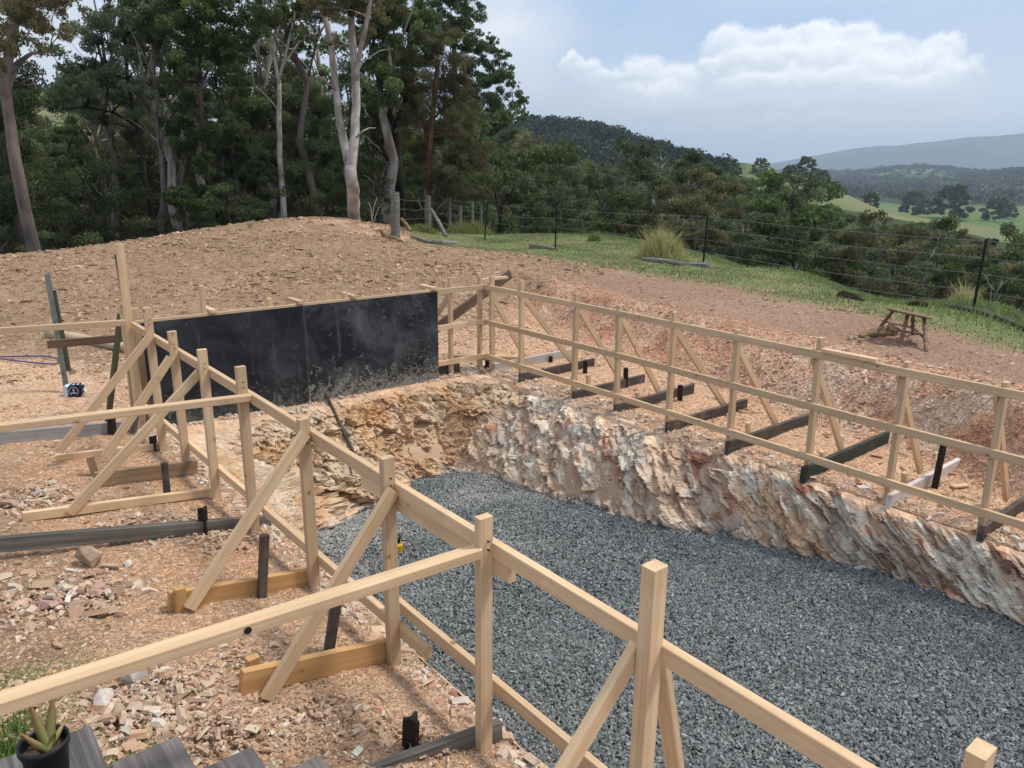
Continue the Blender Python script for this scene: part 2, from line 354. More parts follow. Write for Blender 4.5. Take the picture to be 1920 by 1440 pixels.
# ------------------------------------------------------------------ ground meshes
def axis(segs):
    out=[segs[0][0]]
    for a,b,st in segs:
        n=max(1,int(round((b-a)/st))); out+=list(np.linspace(a,b,n+1)[1:])
    return np.array(out)
AX=axis([(-26,-10,1.2),(-10,-1.5,.35),(-1.5,0,.08),(0,1.7,.03),(1.7,3.4,.026),(3.4,5.1,.035),(5.1,6.7,.026),(6.7,10.5,.036),(10.5,16,.07),(16,24,.16),(24,60,.9)])
AY=axis([(-14,-2,.6),(-2,1,.12),(1,9.2,.028),(9.2,14,.045),(14,26,.10),(26,34,.3),(34,62,1.2)])
def ground_color(x,y,z,t):
    c=np.zeros(x.shape+(3,))
    n1=fbm(x*.6,y*.6,o=4,s=71); n2=fbm(x*3,y*3,o=4,s=72); n3=fbm(x*11,y*11,o=3,s=73)
    def put(w,a):
        nonlocal c; w=np.clip(w,0,1)[...,None]; c=c*(1-w)+np.array(a)*w
    put(np.ones_like(x),(.58,.405,.275))
    put(ss(-.1,.5,n1+.3*n2)*.7,(.62,.375,.235))                 # orange patches
    put(ss(6.2,6.8,x)*(y<11),(.74,.50,.345))
    put(ss(8.4,9.4,y)*(x<7),(.74,.52,.37))
    f=ip(y,FOOT); tp=ip(y,TOP)
    bank=ss(-.2,.15,x-f+.15*n2)
    put(bank*(y<14),(.75,.47,.32)); put(bank*ss(.0,.4,n2+.4*n1)*.75,(.80,.58,.44)); put(bank*ss(.05,.5,-n2+.5*n1)*.6,(.52,.255,.165)); put(bank*ss(.2,.45,n3)*.4,(.75,.62,.5))
    put(bank*(1-ss(1.5,3.5,np.abs(y-3.)))*ss(-.3,.3,n1+n2)*.6,(.70,.62,.53))
    put(ss(-.25,.25,x-tp-.1+.2*n2),(.42,.285,.215)); put(ss(-.25,.25,x-tp-.1)*ss(0,.5,n1)*.5,(.50,.36,.27))
    mo=ss(-.5,.5,y-11.6-.5*n1-.4*n2-np.clip(2.2-x,0,3)*1.1)*(x<13.5)
    put(mo,(.42,.30,.21)); put(mo*ss(-.1,.4,n2)*.65,(.33,.225,.15)); put(mo*ss(.0,.5,n1)*.6,(.52,.375,.27)); put(mo*ss(.2,.45,n3)*.4,(.60,.47,.35)); put(mo*ss(.2,.45,-n3)*.4,(.24,.165,.115))
    put(ss(0,1,y-15)*ss(0,1.5,1.9-x)*.8,(.62,.36,.235))
    st=(1-ss(1.0,3.2,np.hypot(x-11.8,(y-22.3)*.9))); put(st*ss(-.5,.3,n2),(.68,.48,.36))
    mound_far=ss(17.5,19.5,y)*ss(6,9,x); put(mound_far*ss(0,.4,n1)*.5*(x<13),(.58,.41,.30))
    g=grassy(x,y); put(g,(.22,.27,.12)); put(g*ss(0,.5,n1+.5*n2)*.7,(.26,.32,.14)); put(g*ss(.15,.5,n2-n1*.5)*.6,(.37,.30,.20))
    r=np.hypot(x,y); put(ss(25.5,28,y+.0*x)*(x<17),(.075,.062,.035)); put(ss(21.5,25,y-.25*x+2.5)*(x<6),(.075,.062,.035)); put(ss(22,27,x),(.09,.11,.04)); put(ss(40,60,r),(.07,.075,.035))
    gl=ss(.1,.5,(1.2-np.hypot((x+.05)*1.3,(y-3.25)*1.0))+.2*n2); put(gl*.8,(.14,.18,.07))
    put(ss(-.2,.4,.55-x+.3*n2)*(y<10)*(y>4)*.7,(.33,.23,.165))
    # pit walls and floor
    w=np.clip(t*14,0,1)
    wy=ss(6.8,8.2,y)*(1-ss(5.6,6.3,x)); n4=fbm(x*2+9,y*2,z*3,o=4,s=74)
    q=(y-z)*5.; al=(y+z)*.9; st1=fbm(q,al,x*1.5,o=4,s=75); st2=fbm(q*2.2,al,x*2,o=3,s=76)
    put(w,(.50,.40,.33)); put(w*ss(-.1,.4,st1),(.56,.51,.45)); put(w*ss(.05,.4,-st1)*.7,(.42,.27,.20)); put(w*ss(.34,.5,st2)*.85,(.30,.12,.10)); put(w*ss(.2,.5,n4)*.5,(.46,.44,.41))
    leftish=np.maximum(wy,1-ss(2.8,4.2,x)); put(w*leftish*.8,(.50,.345,.215)); put(w*leftish*ss(-.05,.4,n4)*.75,(.60,.48,.35)); put(w*leftish*ss(.05,.5,-n4)*.6,(.42,.25,.13)); put(w*leftish*ss(.3,.5,n2)*.5,(.58,.53,.46))
    put(w*(1-ss(.06,.35,t))*.5,(.50,.335,.235))
    fl=ss(.90,.985,t+.03*n2); put(fl,(.10,.11,.12))
    return c
def ground_all():
    X,Y=np.meshgrid(AX,AY,indexing='ij'); x,y=X.ravel(),Y.ravel()
    z=ground_z(x,y); t=pit(x,y)
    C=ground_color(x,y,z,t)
    # rock faces: push the wall outwards/inwards so that it is not a plain height field
    wall=4*t*(1-t)*(y<8.9)
    q=(y-z)*5.; al=(y+z)*.9
    st=fbm(q,al,x*1.2,o=4,s=75); st2=fbm(q*2.5,al*1.5,x*2,o=3,s=78); bl=fbm(x*3,y*3,z*4,o=4,s=77)
    rightw=ss(4.6,5.6,x)*(1-ss(7.0,7.8,y))
    amp=wall*(.10*rightw*st+.035*st2+.05*bl)
    dx=-amp*np.where(x>4.3,1,-.6)*(1-ss(7.2,7.9,y)*(x<5.6)); dy=-amp*ss(6.8,7.6,y)
    x2=x+dx; y2=y+dy; z2=z+wall*(.03*st2+.05*rightw*st)
    V=np.c_[x2,y2,z2]; nx,ny=len(AX),len(AY)
    i=np.arange(nx-1)[:,None]; j=np.arange(ny-1)[None,:]; a=i*ny+j
    F=np.stack([a,a+ny,a+ny+1,a+1],-1).reshape(-1,4)
    tf=t[F].max(1); isp=tf>0
    C=np.minimum(C*np.array((.98,.90,.815)),.88) 
    def sub(sel,name,mat,kind='structure'):
        f=F[sel]; u,inv=np.unique(f,return_inverse=True); me=np_mesh(name,V[u],inv.reshape(f.shape),True,C[u]); me.materials.append(mat)
        o=bpy.data.objects.new(name,me); link(o); tag(o,kind=kind); return o
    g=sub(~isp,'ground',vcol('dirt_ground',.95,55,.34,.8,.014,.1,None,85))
    p=sub(isp,'pit_wall',vcol('excavated_rock',.92,38,.38,.9,.02,.15,7))
    return g,p
G_OBJ,P_OBJ=ground_all()

def far_ground():
    rr=np.exp(np.linspace(math.log(34),math.log(9500),210)); aa=np.linspace(R(39-62),R(39+58),560)
    Rr,A=np.meshgrid(rr,aa,indexing='ij'); r,a=Rr.ravel(),A.ravel(); x,y=r*np.sin(a),r*np.cos(a)
    z=far(x,y); w=ss(40,75,r); z=z*w+tps(x,y)*(1-w)
    inside=(x>-25)&(x<59)&(y>-13)&(y<61); z=np.where(inside,z-.8,z)
    gm=openland(x,y); n=fbm(x/40,y/40,o=4,s=81); n2=fbm(x/300,y/300,o=3,s=82)
    C=np.array((.055,.065,.03))+np.zeros(x.shape+(3,))
    def put(w,c):
        nonlocal C; w=np.clip(w,0,1)[...,None]; C=C*(1-w)+np.array(c)*w
    put(ss(900,1500,r),(.060,.075,.045)); put(ss(900,1500,r)*ss(.15,.45,n2),(.15,.19,.08))
    put(ss(5000,6000,r),(.05,.065,.05)); put(ss(5000,6000,r)*ss(0,.35,fbm(x/500,y/500,o=5,s=83)),(.085,.10,.065)); 
    put(gm,(.10,.155,.05)); put(gm*ss(-.1,.4,n),(.155,.17,.072)); put(gm*(1-ss(450,600,r))*ss(-.2,.3,n2)*.5,(.24,.20,.11))
    nr,na=len(rr),len(aa); i=np.arange(nr-1)[:,None]; j=np.arange(na-1)[None,:]; q=i*na+j
    F=np.stack([q,q+na,q+na+1,q+1],-1).reshape(-1,4)
    rc=r[F].mean(1)
    V=np.c_[x,y,z]; m=vcol('hill_country',1.,.25,.25,.1,.5,.05,.04)
    for name,sel in(('hillside',rc<950),('valley',(rc>=950)&(rc<5000)),('far_hills',rc>=5000)):
        f=F[sel]; u,inv=np.unique(f,return_inverse=True); me=np_mesh(name,V[u],inv.reshape(f.shape),True,C[u]); me.materials.append(m)
        o=bpy.data.objects.new(name,me); link(o); tag(o,kind='structure')
def openland(x,y):
    r=np.hypot(x,y); p=pxof(x,y); n=fbm(x/70,y/70,o=3,s=91)
    g=ss(250,330,r+n*40)*(1-ss(930,1050,r+n*60))*ss(1365,1400,p+n*20)
    g=np.maximum(g,ss(255,275,r)*(1-ss(345,360,r+n*12))*ss(1040,1060,p)*(1-ss(1235,1250,p))*.95)
    g=np.maximum(g,ss(180,240,r)*(1-ss(420,470,r))*(1-ss(120,150,p)))
    g=np.maximum(g,ss(.25,.45,fbm(x/260,y/160,o=3,s=92))*ss(1500,1900,r)*(1-ss(4200,4800,r)))
    return g
far_ground()

# ------------------------------------------------------------------ rock face of the cutting: a fine sheet over the dug wall
def cell(x,y,z,s=0):
    ix,iy,iz=[np.floor(a).astype(np.int64) for a in(x,y,z)]; f1=np.full(x.shape,9.); f2=np.full(x.shape,9.); cid=np.zeros(x.shape)
    for dx in(-1,0,1):
        for dy in(-1,0,1):
            for dz in(-1,0,1):
                a,b,c=ix+dx,iy+dy,iz+dz; h=_h(a,b,c,s+7); d=(a+_h(a,b,c,s)-x)**2+(b+_h(a,b,c,s+1)-y)**2+(c+_h(a,b,c,s+2)-z)**2
                m=d<f1; f2=np.where(m,f1,np.minimum(f2,d)); cid=np.where(m,h,cid); f1=np.where(m,d,f1)
    return np.sqrt(f1),np.sqrt(f2),cid
def facets(x,y,z,s):
    """broken-rock relief: every cell is a tilted plane, so edges are sharp"""
    ix,iy,iz=[np.floor(a).astype(np.int64) for a in(x,y,z)]; f1=np.full(x.shape,9.); out=np.zeros(x.shape); cid=np.zeros(x.shape)
    for dx in(-1,0,1):
        for dy in(-1,0,1):
            for dz in(-1,0,1):
                a,b,c=ix+dx,iy+dy,iz+dz; ox,oy,oz=a+_h(a,b,c,s)-x,b+_h(a,b,c,s+1)-y,c+_h(a,b,c,s+2)-z; d=ox*ox+oy*oy+oz*oz; m=d<f1
                h=_h(a,b,c,s+3); pl=(h-.5)*1.1+ox*(_h(a,b,c,s+4)-.5)*2.+oy*(_h(a,b,c,s+5)-.5)*2.+oz*(_h(a,b,c,s+6)-.5)*2.
                out=np.where(m,pl,out); cid=np.where(m,h,cid); f1=np.where(m,d,f1)
    return out,cid
def rock_face():
    def edge_pts():
        L=[(1.99,-.9),(1.99,7.9),(2.25,8.4),(2.9,8.56),(5.7,8.56),(6.22,8.36),(6.45,7.8),(6.45,-.9)]; out=[];n=[]
        P=np.array(L,float); seg=np.linalg.norm(np.diff(P,axis=0),axis=1); cum=np.r_[0,np.cumsum(seg)]; sarc=np.arange(0,cum[-1],.0135)
        return np.c_[np.interp(sarc,cum,P[:,0]),np.interp(sarc,cum,P[:,1])],sarc
    E,sarc=edge_pts(); k=25; ker=np.ones(k)/k
    T=np.gradient(E,axis=0); T/=np.linalg.norm(T,axis=1)[:,None]; N=np.c_[T[:,1],-T[:,0]]            # towards the pit
    N=np.c_[np.convolve(np.pad(N[:,0],k,'edge'),ker,'same')[k:-k],np.convolve(np.pad(N[:,1],k,'edge'),ker,'same')[k:-k]]; N/=np.linalg.norm(N,axis=1)[:,None]
    # march inwards until the floor is reached: gives the run of the batter at each station
    run=np.zeros(len(E)); ds=np.linspace(0,2.6,200)
    for i in range(0,len(E),6):
        q=E[i][None]+N[i][None]*ds[:,None]; t=pit(q[:,0],q[:,1]); run[i:i+6]=ds[np.argmax(t>.985)] if (t>.985).any() else 1.2
    run=np.convolve(np.pad(run,k,'edge'),ker,'same')[k:-k]
    m=100; tt=np.linspace(-.06,1.05,m); Vs=[]
    S_,T_=np.meshgrid(np.arange(len(E)),tt,indexing='ij'); ex,ey=E[S_,0],E[S_,1]; nx,ny=N[S_,0],N[S_,1]; rn=run[S_]
    tc_=np.clip(T_,0,1); inw=rn*T_**1*1.0
    x=ex+nx*inw; y=ey+ny*inw; zb=base(ex,ey)-.012; zf=floorz(y)-.02; pf=tc_**1.25; z=zb*(1-pf)+zf*pf-(T_>1)*.03
    rightw=ss(4.9,5.9,x)*(1-ss(7.2,8.2,y)); leftw=1-ss(2.3,3.3,x); th=R(38); q=y*np.sin(th)-z*np.cos(th)+.05*fbm(x*2,y*2,z*2,o=3,s=200); al=y*np.cos(th)+z*np.sin(th)      # strata dip towards the viewer
    w1=.35*fbm(x*2,y*2,z*2,o=2,s=201); w2=.35*fbm(x*5,y*5,z*5,o=2,s=202); hv=fbm(q*12,al*5,x*6,o=4,s=205,g=.66)
    A1,c1=facets(q*5.5+w1,al*1.1,x*3,210); A2,c2=facets(q*16+w2,al*3.6,x*8,220); A3,c3=facets(q*42,al*10,x*22,230)
    B1,e1=facets(x*4.6+w1,y*4.6,z*5.2,240); B2,e2=facets(x*13+w2,y*13,z*14,250); B3,e3=facets(x*27,y*27,z*27,260)
    big=.10*fbm(x*1.1,y*1.1,z*1.6,o=3,s=204); gid=rightw*c3+(1-rightw)*e3; cid=rightw*c1+(1-rightw)*e1; mid=rightw*c2+(1-rightw)*e2
    d=rightw*(.085*A1+.058*A2+.026*A3+.025*hv)+(1-rightw)*(.095*B1+.055*B2+.024*B3+.03*hv)+big+.05
    pk=np.exp(-((x-4.9)**2+(y-7.9)**2)/.45)*np.exp(-((T_-.70)/.18)**2); d=d-.10*pk
    fade=ss(-.05,.22,T_)*(1-ss(.95,1.05,T_)*.9)*(1-.6*leftw); d=d*fade+.012
    nz=.30; x2=x+nx*d*.95; y2=y+ny*d*.95; z2=z+d*nz*ss(0,.15,T_)
    V=np.c_[x2.ravel(),y2.ravel(),z2.ravel()]
    C=np.array((.60,.49,.405))+np.zeros(x.shape+(3,))
    def put(w,c):
        nonlocal C; w=np.clip(w,0,1)[...,None]; C=C*(1-w)+np.array(c)*w
    n1=fbm(x*1.4,y*1.4,z*2,o=4,s=231); n2=fbm(x*4,y*4,z*5,o=4,s=232); st=fbm(q*6,al*1.1,x,o=4,s=233); st2=fbm(q*11,al*1.8,x*2,o=3,s=234)
    sA=st+.5*(mid-.5)+.25*(gid-.5); put(ss(-.06,.02,sA),(.72,.655,.57)); put((sA<-.22)*.85,(.58,.41,.30)); put((n2+.6*(mid-.5)>.22)*.7,(.72,.54,.40)); put((st2+.3*n1+.5*(mid-.5)>.36)*.9,(.40,.17,.12)); put((n2-.5*(mid-.5)<-.28)*.6,(.56,.53,.49)); put((n1+.5*(cid-.5)>.26)*.55,(.72,.50,.33))
    lw=1-rightw; put(lw*.9,(.54,.385,.25)); put(lw*(n2+.4*n1+.5*(mid-.5)>.08)*.6,(.66,.52,.375)); put(lw*(-n2+.5*n1+.5*(gid-.5)>.12)*.8,(.53,.32,.18)); put(lw*ss(.1,.4,n1)*.4,(.62,.56,.48)); put(lw*ss(.05,.35,-n1)*.7,(.55,.33,.18))
    put((1-ss(.02,.16,T_+.05*hv))*.85,(.70,.47,.32)); put(ss(.88,.97,T_)*.7,(.66,.52,.42)); put(pk*.6,(.50,.29,.15))
    C=C*np.array((1.,.98,.93))*(.98+.22*(gid-.5)+.16*(cid-.5)+.20*(mid-.5))[...,None]
    nn,mm=x.shape; i=np.arange(nn-1)[:,None]; j=np.arange(mm-1)[None,:]; a=i*mm+j; F=np.stack([a,a+1,a+mm+1,a+mm],-1).reshape(-1,4)
    me=np_mesh('rock_face',V,F,False,C.reshape(-1,3)); me.materials.append(vcol('cut_rock',.93,70,.30,.9,.010,.1,22)); o=bpy.data.objects.new('rock_face',me); link(o); tag(o,kind='structure')
rock_face()

# ------------------------------------------------------------------ stones
def rot_batch(n,rng):
    q=rng.normal(size=(n,4)); q/=np.linalg.norm(q,axis=1)[:,None]; w,x,y,z=q.T
    return np.stack([np.stack([1-2*(y*y+z*z),2*(x*y-z*w),2*(x*z+y*w)],-1),np.stack([2*(x*y+z*w),1-2*(x*x+z*z),2*(y*z-x*w)],-1),np.stack([2*(x*z-y*w),2*(y*z+x*w),1-2*(x*x+y*y)],-1)],1)
CUBE=np.array([(-1,-1,-1),(1,-1,-1),(1,1,-1),(-1,1,-1),(-1,-1,1),(1,-1,1),(1,1,1),(-1,1,1)],float)
CF=np.array([(0,3,2,1),(4,5,6,7),(0,1,5,4),(1,2,6,5),(2,3,7,6),(3,0,4,7)])
def stones(name,P,S,C,mat,flat=.55,sink=.25,tilt=None,kind='stuff'):
    n=len(P); rng=np.random.default_rng(len(name)+n)
    dim=S[:,None]*.5*np.stack([rng.uniform(.9,1.8,n),rng.uniform(.4,.95,n),rng.uniform(flat*.5,flat*1.4,n)],-1)
    cb=np.repeat(CUBE[None],n,0); cb=cb*(1+rng.uniform(-.22,.06,(n,8,3))); tap=rng.uniform(.25,1.,(n,1,2)); up_=(CUBE[:,2]>0)[None,:,None]
    cb[:,:,:2]=np.where(up_,cb[:,:,:2]*tap+rng.uniform(-.25,.25,(n,1,2)),cb[:,:,:2]); v=cb*dim[:,None,:]
    if tilt is None: Rm=rot_batch(n,rng)
    else:
        a=rng.uniform(0,6.28,n); b=rng.normal(0,tilt,n); c,s_=np.cos(a),np.sin(a); cb,sb=np.cos(b),np.sin(b); z0=np.zeros(n); o1=np.ones(n)
        Rz=np.stack([np.stack([c,-s_,z0],-1),np.stack([s_,c,z0],-1),np.stack([z0,z0,o1],-1)],1)
        Rx=np.stack([np.stack([o1,z0,z0],-1),np.stack([z0,cb,-sb],-1),np.stack([z0,sb,cb],-1)],1); Rm=Rz@Rx
    v=np.einsum('nij,nkj->nki',Rm,v)+P[:,None,:]; v[:,:,2]+=(S*(.5*flat-sink))[:,None]
    F=(CF[None]+np.arange(n)[:,None,None]*8).reshape(-1,4)
    me=np_mesh(name,v.reshape(-1,3),F,False,np.repeat(C,8,axis=0)); me.materials.append(mat)
    o=bpy.data.objects.new(name,me); link(o); tag(o,kind=kind); return o
M['stone']=vcol('broken_stone',.9,90,.30,.5,.004,.2)
M['gravel']=vcol('blue_metal_gravel',.75,110,.25,.4,.003,.3)
def pick(n,colors,w,rng,j=.12):
    c=np.array(colors)[rng.choice(len(colors),n,p=np.array(w)/sum(w))]; return c*(1+rng.uniform(-j,j,(n,1)))*(1+rng.uniform(-.04,.04,(n,3)))
def rnd_sizes(n,a,b,rng,k=2.2): return a*(1+rng.pareto(k,n)).clip(max=b/a)
rng=np.random.default_rng(3)
# gravel on the pit floor
n=250000; x=rng.uniform(2.0,6.6,n); y=rng.uniform(-.6,8.0,n); t=pit(x,y); e=.965+.03*fbm(x*2,y*2,o=2,s=95)
dens=np.where(y<4,1.,.62); k=(t>e)&(rng.uniform(0,1,n)<dens); x,y=x[k],y[k]; n=len(x)
S=rng.uniform(.015,.029,n); P=np.c_[x,y,ground_z(x,y)+rng.uniform(0,.014,n)]
gc=pick(n,[(.175,.18,.18),(.235,.245,.24),(.12,.125,.125),(.32,.325,.32),(.25,.22,.18)],[5,5,2,1.,.35],rng,.18)*np.array((.98,1.01,1.0))
du=(ss(4.6,6.6,y+.8*fbm(x*.9,y*.9,o=3,s=97))*.62*ss(-.5,.3,fbm(x*1.2,y*1.2,o=3,s=98)))[:,None]; gc=gc*(1-du)+np.array((.44,.43,.40))*du
stones('gravel',P,S,gc,M['gravel'],.6,.2)
DIRT=[(.46,.32,.225),(.51,.38,.27),(.42,.27,.18),(.58,.49,.40),(.36,.23,.155),(.50,.30,.19)]
def scatter(name,n,x0,x1,y0,y1,a,b,cols,w,cond=None,k=2.2,flat=.42,tilt=.42,sink=.12,mat='stone'):
    cols=[(c[0],c[1]*.97,c[2]*.93) for c in cols]
    rng=np.random.default_rng(abs(int(x0*13+y0*7+n))%9999)
    x=rng.uniform(x0,x1,n); y=rng.uniform(y0,y1,n)
    m=np.ones(n,bool) if cond is None else cond(x,y,rng)
    x,y=x[m],y[m]; n=len(x); S=rnd_sizes(n,a,b,rng,k)
    P=np.c_[x,y,ground_z(x,y)]
    return stones(name,P,S,pick(n,cols,w,rng),M[mat],flat,sink,tilt)
clump=lambda sc,lo,hi,s:(lambda x,y,rng:(rng.uniform(0,1,len(x))<.15+.85*ss(lo,hi,fbm(x*sc,y*sc,o=3,s=s)))&(pit(x,y)<.02))
scatter('rubble',52000,-.6,2.1,1.8,10.5,.009,.045,DIRT,[5,4,4,2,3,2],clump(1.6,-.1,.5,101),flat=.38)
scatter('rubble',40000,-.4,2.1,1.8,4.8,.006,.02,DIRT,[5,4,4,2,3,2],clump(2.,-.3,.3,102))
scatter('rubble',34000,1.9,8.9,8.5,12.5,.012,.07,DIRT,[5,5,3,3,3,2],lambda x,y,r:(pit(x,y)<.02)&(r.uniform(0,1,len(x))<.12+.9*ss(9.6,10.8,y+.5*fbm(x,y,s=7))))
scatter('rubble',26000,6.3,8.9,.8,10.5,.010,.07,DIRT,[5,5,4,3,3,3],lambda x,y,r:(pit(x,y)<.03)&(r.uniform(0,1,len(x))<.15+.8*ss(-.1,.4,fbm(x*2,y*2,s=8))))
BANK=[(.52,.31,.20),(.45,.25,.155),(.56,.37,.26),(.48,.30,.21),(.58,.45,.36),(.37,.21,.145)]
scatter('bank_rubble',90000,7.0,11.0,.3,14,.010,.055,BANK,[6,4,4,3,2,2],lambda x,y,r:(x>ip(y,FOOT)-.15)&(x<ip(y,TOP)+.25+.2*fbm(x*2,y*2,s=4)),k=2.6)
scatter('topsoil_clods',70000,-3,14,11.5,26,.022,.12,[(.37,.25,.16),(.30,.195,.12),(.48,.34,.225),(.22,.145,.09),(.58,.45,.33)],[5,5,2.5,3,.7],lambda x,y,r:(grassy(x,y)<.4)&(r.uniform(0,1,len(x))<.25+.75*ss(-.2,.4,fbm(x*.8,y*.8,o=3,s=9)))&(y<25.2),k=2.6,flat=.45,tilt=.5)
scatter('track_stones',14000,8.6,13,0,14,.012,.08,[(.40,.27,.20),(.47,.34,.25),(.30,.20,.15),(.55,.45,.36)],[5,3,4,1],lambda x,y,r:(x>ip(y,TOP))&(r.uniform(0,1,len(x))<.5),k=2.4)
# broken rock lying at the foot of and on the cut faces
scatter('fallen_rock',20000,2.0,6.6,.3,8.7,.012,.075,[(.52,.42,.34),(.58,.53,.47),(.44,.29,.21),(.34,.16,.13),(.50,.35,.23)],[5,4,3,1,4],lambda x,y,r:(pit(x,y)>.03)&(pit(x,y)<.985)&(r.uniform(0,1,len(x))<.06+.94*ss(.8,.97,pit(x,y))),k=2.4,sink=.1)
scatter('lip_rubble',110000,1.8,6.9,.4,9.0,.010,.075,[(.56,.45,.36),(.62,.56,.49),(.47,.32,.23),(.36,.18,.14),(.56,.40,.28)],[5,4,3,1,4],lambda x,y,r:(pit(x+.0,y)<.16)&((np.abs(x-6.42)<.30)|(np.abs(x-1.98)<.14)|(np.abs(y-8.6)<.28)),k=2.3,flat=.4,sink=.0)
scatter('edge_spill',9000,2.2,6.4,.3,7.9,.010,.055,[(.60,.52,.45),(.66,.62,.57),(.50,.36,.27),(.38,.2,.16)],[5,3,4,.7],lambda x,y,r:(pit(x,y)>.98)&((pit(x+.30,y)<.97)|(pit(x,y+.34)<.97))&(r.uniform(0,1,len(x))<.35+.5*ss(-.1,.4,fbm(x*2,y*2,s=14))))
def heap(px,py,rad,n,a,b,h=.06,z=.15):
    c=atg(px,py); n=int(n*.7); rng=np.random.default_rng(int(px)); q=rng.normal(0,rad*.5,(n,2)); x,y=c[0]+q[:,0],c[1]+q[:,1]; m=pit(x,y)<.03; x,y,q=x[m],y[m],q[m]; n=len(x)
    P=np.c_[x,y,ground_z(x,y)+h*np.exp(-(q**2).sum(1)/(rad*.6)**2)*rng.uniform(.2,1,n)]
    stones('stone_heap',P,rnd_sizes(n,a*.85,b*.68,rng,2.1),pick(n,[(.49,.35,.25),(.55,.43,.32),(.46,.30,.20),(.64,.56,.47),(.36,.235,.16)],[5,4,4,.8,4],rng),M['stone'],.42,.10,.5)
for h in((130,1120,.42,700,.02,.12),(60,940,.55,800,.018,.10,.05,.25),(300,1310,.36,900,.016,.085),(420,1390,.3,600,.014,.07),(250,1350,.25,300,.02,.08),(500,1250,.35,500,.012,.05),(620,1370,.35,600,.012,.06),(290,990,.45,700,.016,.08),(800,1400,.2,250,.015,.05),(420,1020,.35,400,.014,.06)): heap(*h)
# ------------------------------------------------------------------ pool formwork frames
XL,XR,YB,ZT=1.87,6.45,8.60,1.23
pine=M['pine']; PW,PH=.045,.070       # stick section
def bolts(p,parent): pass
def post(x,y,z0,z1,parent,mat=pine,lean=(0,0),w=.045,h=.07):
    return beam('post',(x,y,z0),(x+lean[0],y+lean[1],z1),w,h,mat,parent,up=(1,0,0))
LF=empty('pine_formwork',(XL,4.5,0),'left run of braced pine frame nearest the viewer, along the dirt bank','timber frame','pine frames around the pool excavation')
xp=XL-.0475
LT=[onX(a,b,xp) for a,b in((275,577),(322,621),(378,655),(450,687),(568,785),(725,857),(907,968))]; LY=[q[1] for q in LT]
for i,q in enumerate(LT): post(xp,q[1],gz(xp,q[1])-.04,q[2],LF,lean=(0,0))
p8=onX(1228,1060,xp); post(xp,p8[1],-.55,p8[2],LF,w=.06)
p9=onX(1840,1404,xp); post(xp,p9[1],-.5,p9[2],LF)
# rails on the pit side of the posts
def rail(name,y0,y1,z,x=XL,zz=None,parent=LF,h=.075,w=.04,mat=pine,warp=0.): return beam(name,(x,y0,z-h/2),(x,y1,(zz if zz is not None else z)-h/2),w,h,mat,parent,warp=warp)
rail('top_rail',8.56,3.30,ZT,warp=.008); rail('top_rail',3.296,-.6,ZT+.0,XL,ZT)
rail('splice',3.62,2.3,ZT-.078,XL+.004)
rail('lower_rail',8.56,5.2,.36,XL,.40,h=.07); rail('lower_rail',5.196,2.98,.385,XL,.39,h=.07)
rail('lower_rail',3.42,.2,.49,XL+.039,.48,h=.07,w=.035)
# braces down to ground boards
def lbrace(y,xf,zf,yo=-.045,zt=1.16,mat=pine): return beam('brace',(xf,y+yo,zf),(xp+.03,y+yo,zt),.035,.07,mat,LF,up=(0,0,1))
for k,px,py,px1,py1,yo in((0,110,847,280,632,-.045),(1,197,857,320,670,-.045),(2,130,962,374,698,.045),(4,355,1140,572,812,-.045),(5,500,1312,738,918,-.045)):
    a_=onY(px,py,LY[k]+yo); b_=onY(px1,py1,LY[k]+yo); b_[0]=min(b_[0],xp+.05); beam('brace',(a_[0],a_[1],max(a_[2],gz(a_[0],a_[1])+.02)),b_,.035,.07,pine,LF)
beam('brace',(.9,p8[1]+.05,.28),(xp,p8[1]+.05,1.2),.035,.07,pine,LF)
beam('brace',(2.30,p8[1]+.045,-.3),(XL+.045,p8[1]+.045,1.19),.035,.075,pine,LF,up=(0,1,0))
def gb(name,y0,x0,x1,mat,h=.09,w=.045,y1=None,parent=LF,lift=.0,zs=None):
    y1=y0 if y1 is None else y1
    z0=(gz(x0,y0) if zs is None else zs[0])+h/2+lift; z1=(gz(x1,y1) if zs is None else zs[1])+h/2+lift
    return beam(name,(x0,y0,z0),(x1,y1,z1),w,h,mat,parent)
def lboard(k,p0,p1,h,mat,dy,w=.045):
    a_=atg(*p0); b_=atg(*p1); y=LY[k]+dy; a_[1]=y+(a_[1]-b_[1])*.25; b_[1]=y; b_[0]=min(b_[0],xp+.06)
    beam('ground_board',(a_[0],a_[1],gz(a_[0],a_[1])+h/2),(b_[0],b_[1],gz(b_[0],b_[1])+h/2),w,h,mat,LF)
lboard(0,(95,852),(315,838),.07,pine,.05); lboard(1,(160,893),(343,860),.14,M['pine_old'],-.09,.04); lboard(2,(40,973),(397,915),.07,pine,.09); lboard(4,(318,1145),(583,1100),.12,M['pine_new'],.045); lboard(5,(456,1307),(737,1247),.13,M['pine_new'],.05)
# long rails running off to the left
def offrail(px,py,yy,xe,z=ZT,h=.09): 
    d=onY(px,py,yy); k=(d[0]-2.2)/(d[0]-xe) if d[0]!=xe else 1
    beam('cross_rail',(xe,yy,z-h/2),(-2.2,yy+.0,z-h/2+.09),.035,h,pine,LF)
beam('cross_rail',(XL+.03,LY[3]-.06,1.205),(-2.4,LY[3]-.02,1.435),.07,.045,pine,LF)
beam('cross_rail',(xp-.03,LY[6],1.197),(-2.2,LY[6]+.04,1.334),.07,.045,pine,LF)
beam('cross_rail',(1.80,8.52,1.235),(-2.4,8.72,1.39),.045,.06,pine,LF)
beam('cross_rail',(1.72,8.66,.93),(.76,8.78,1.0),.035,.09,M['brown'],LF) if False else None

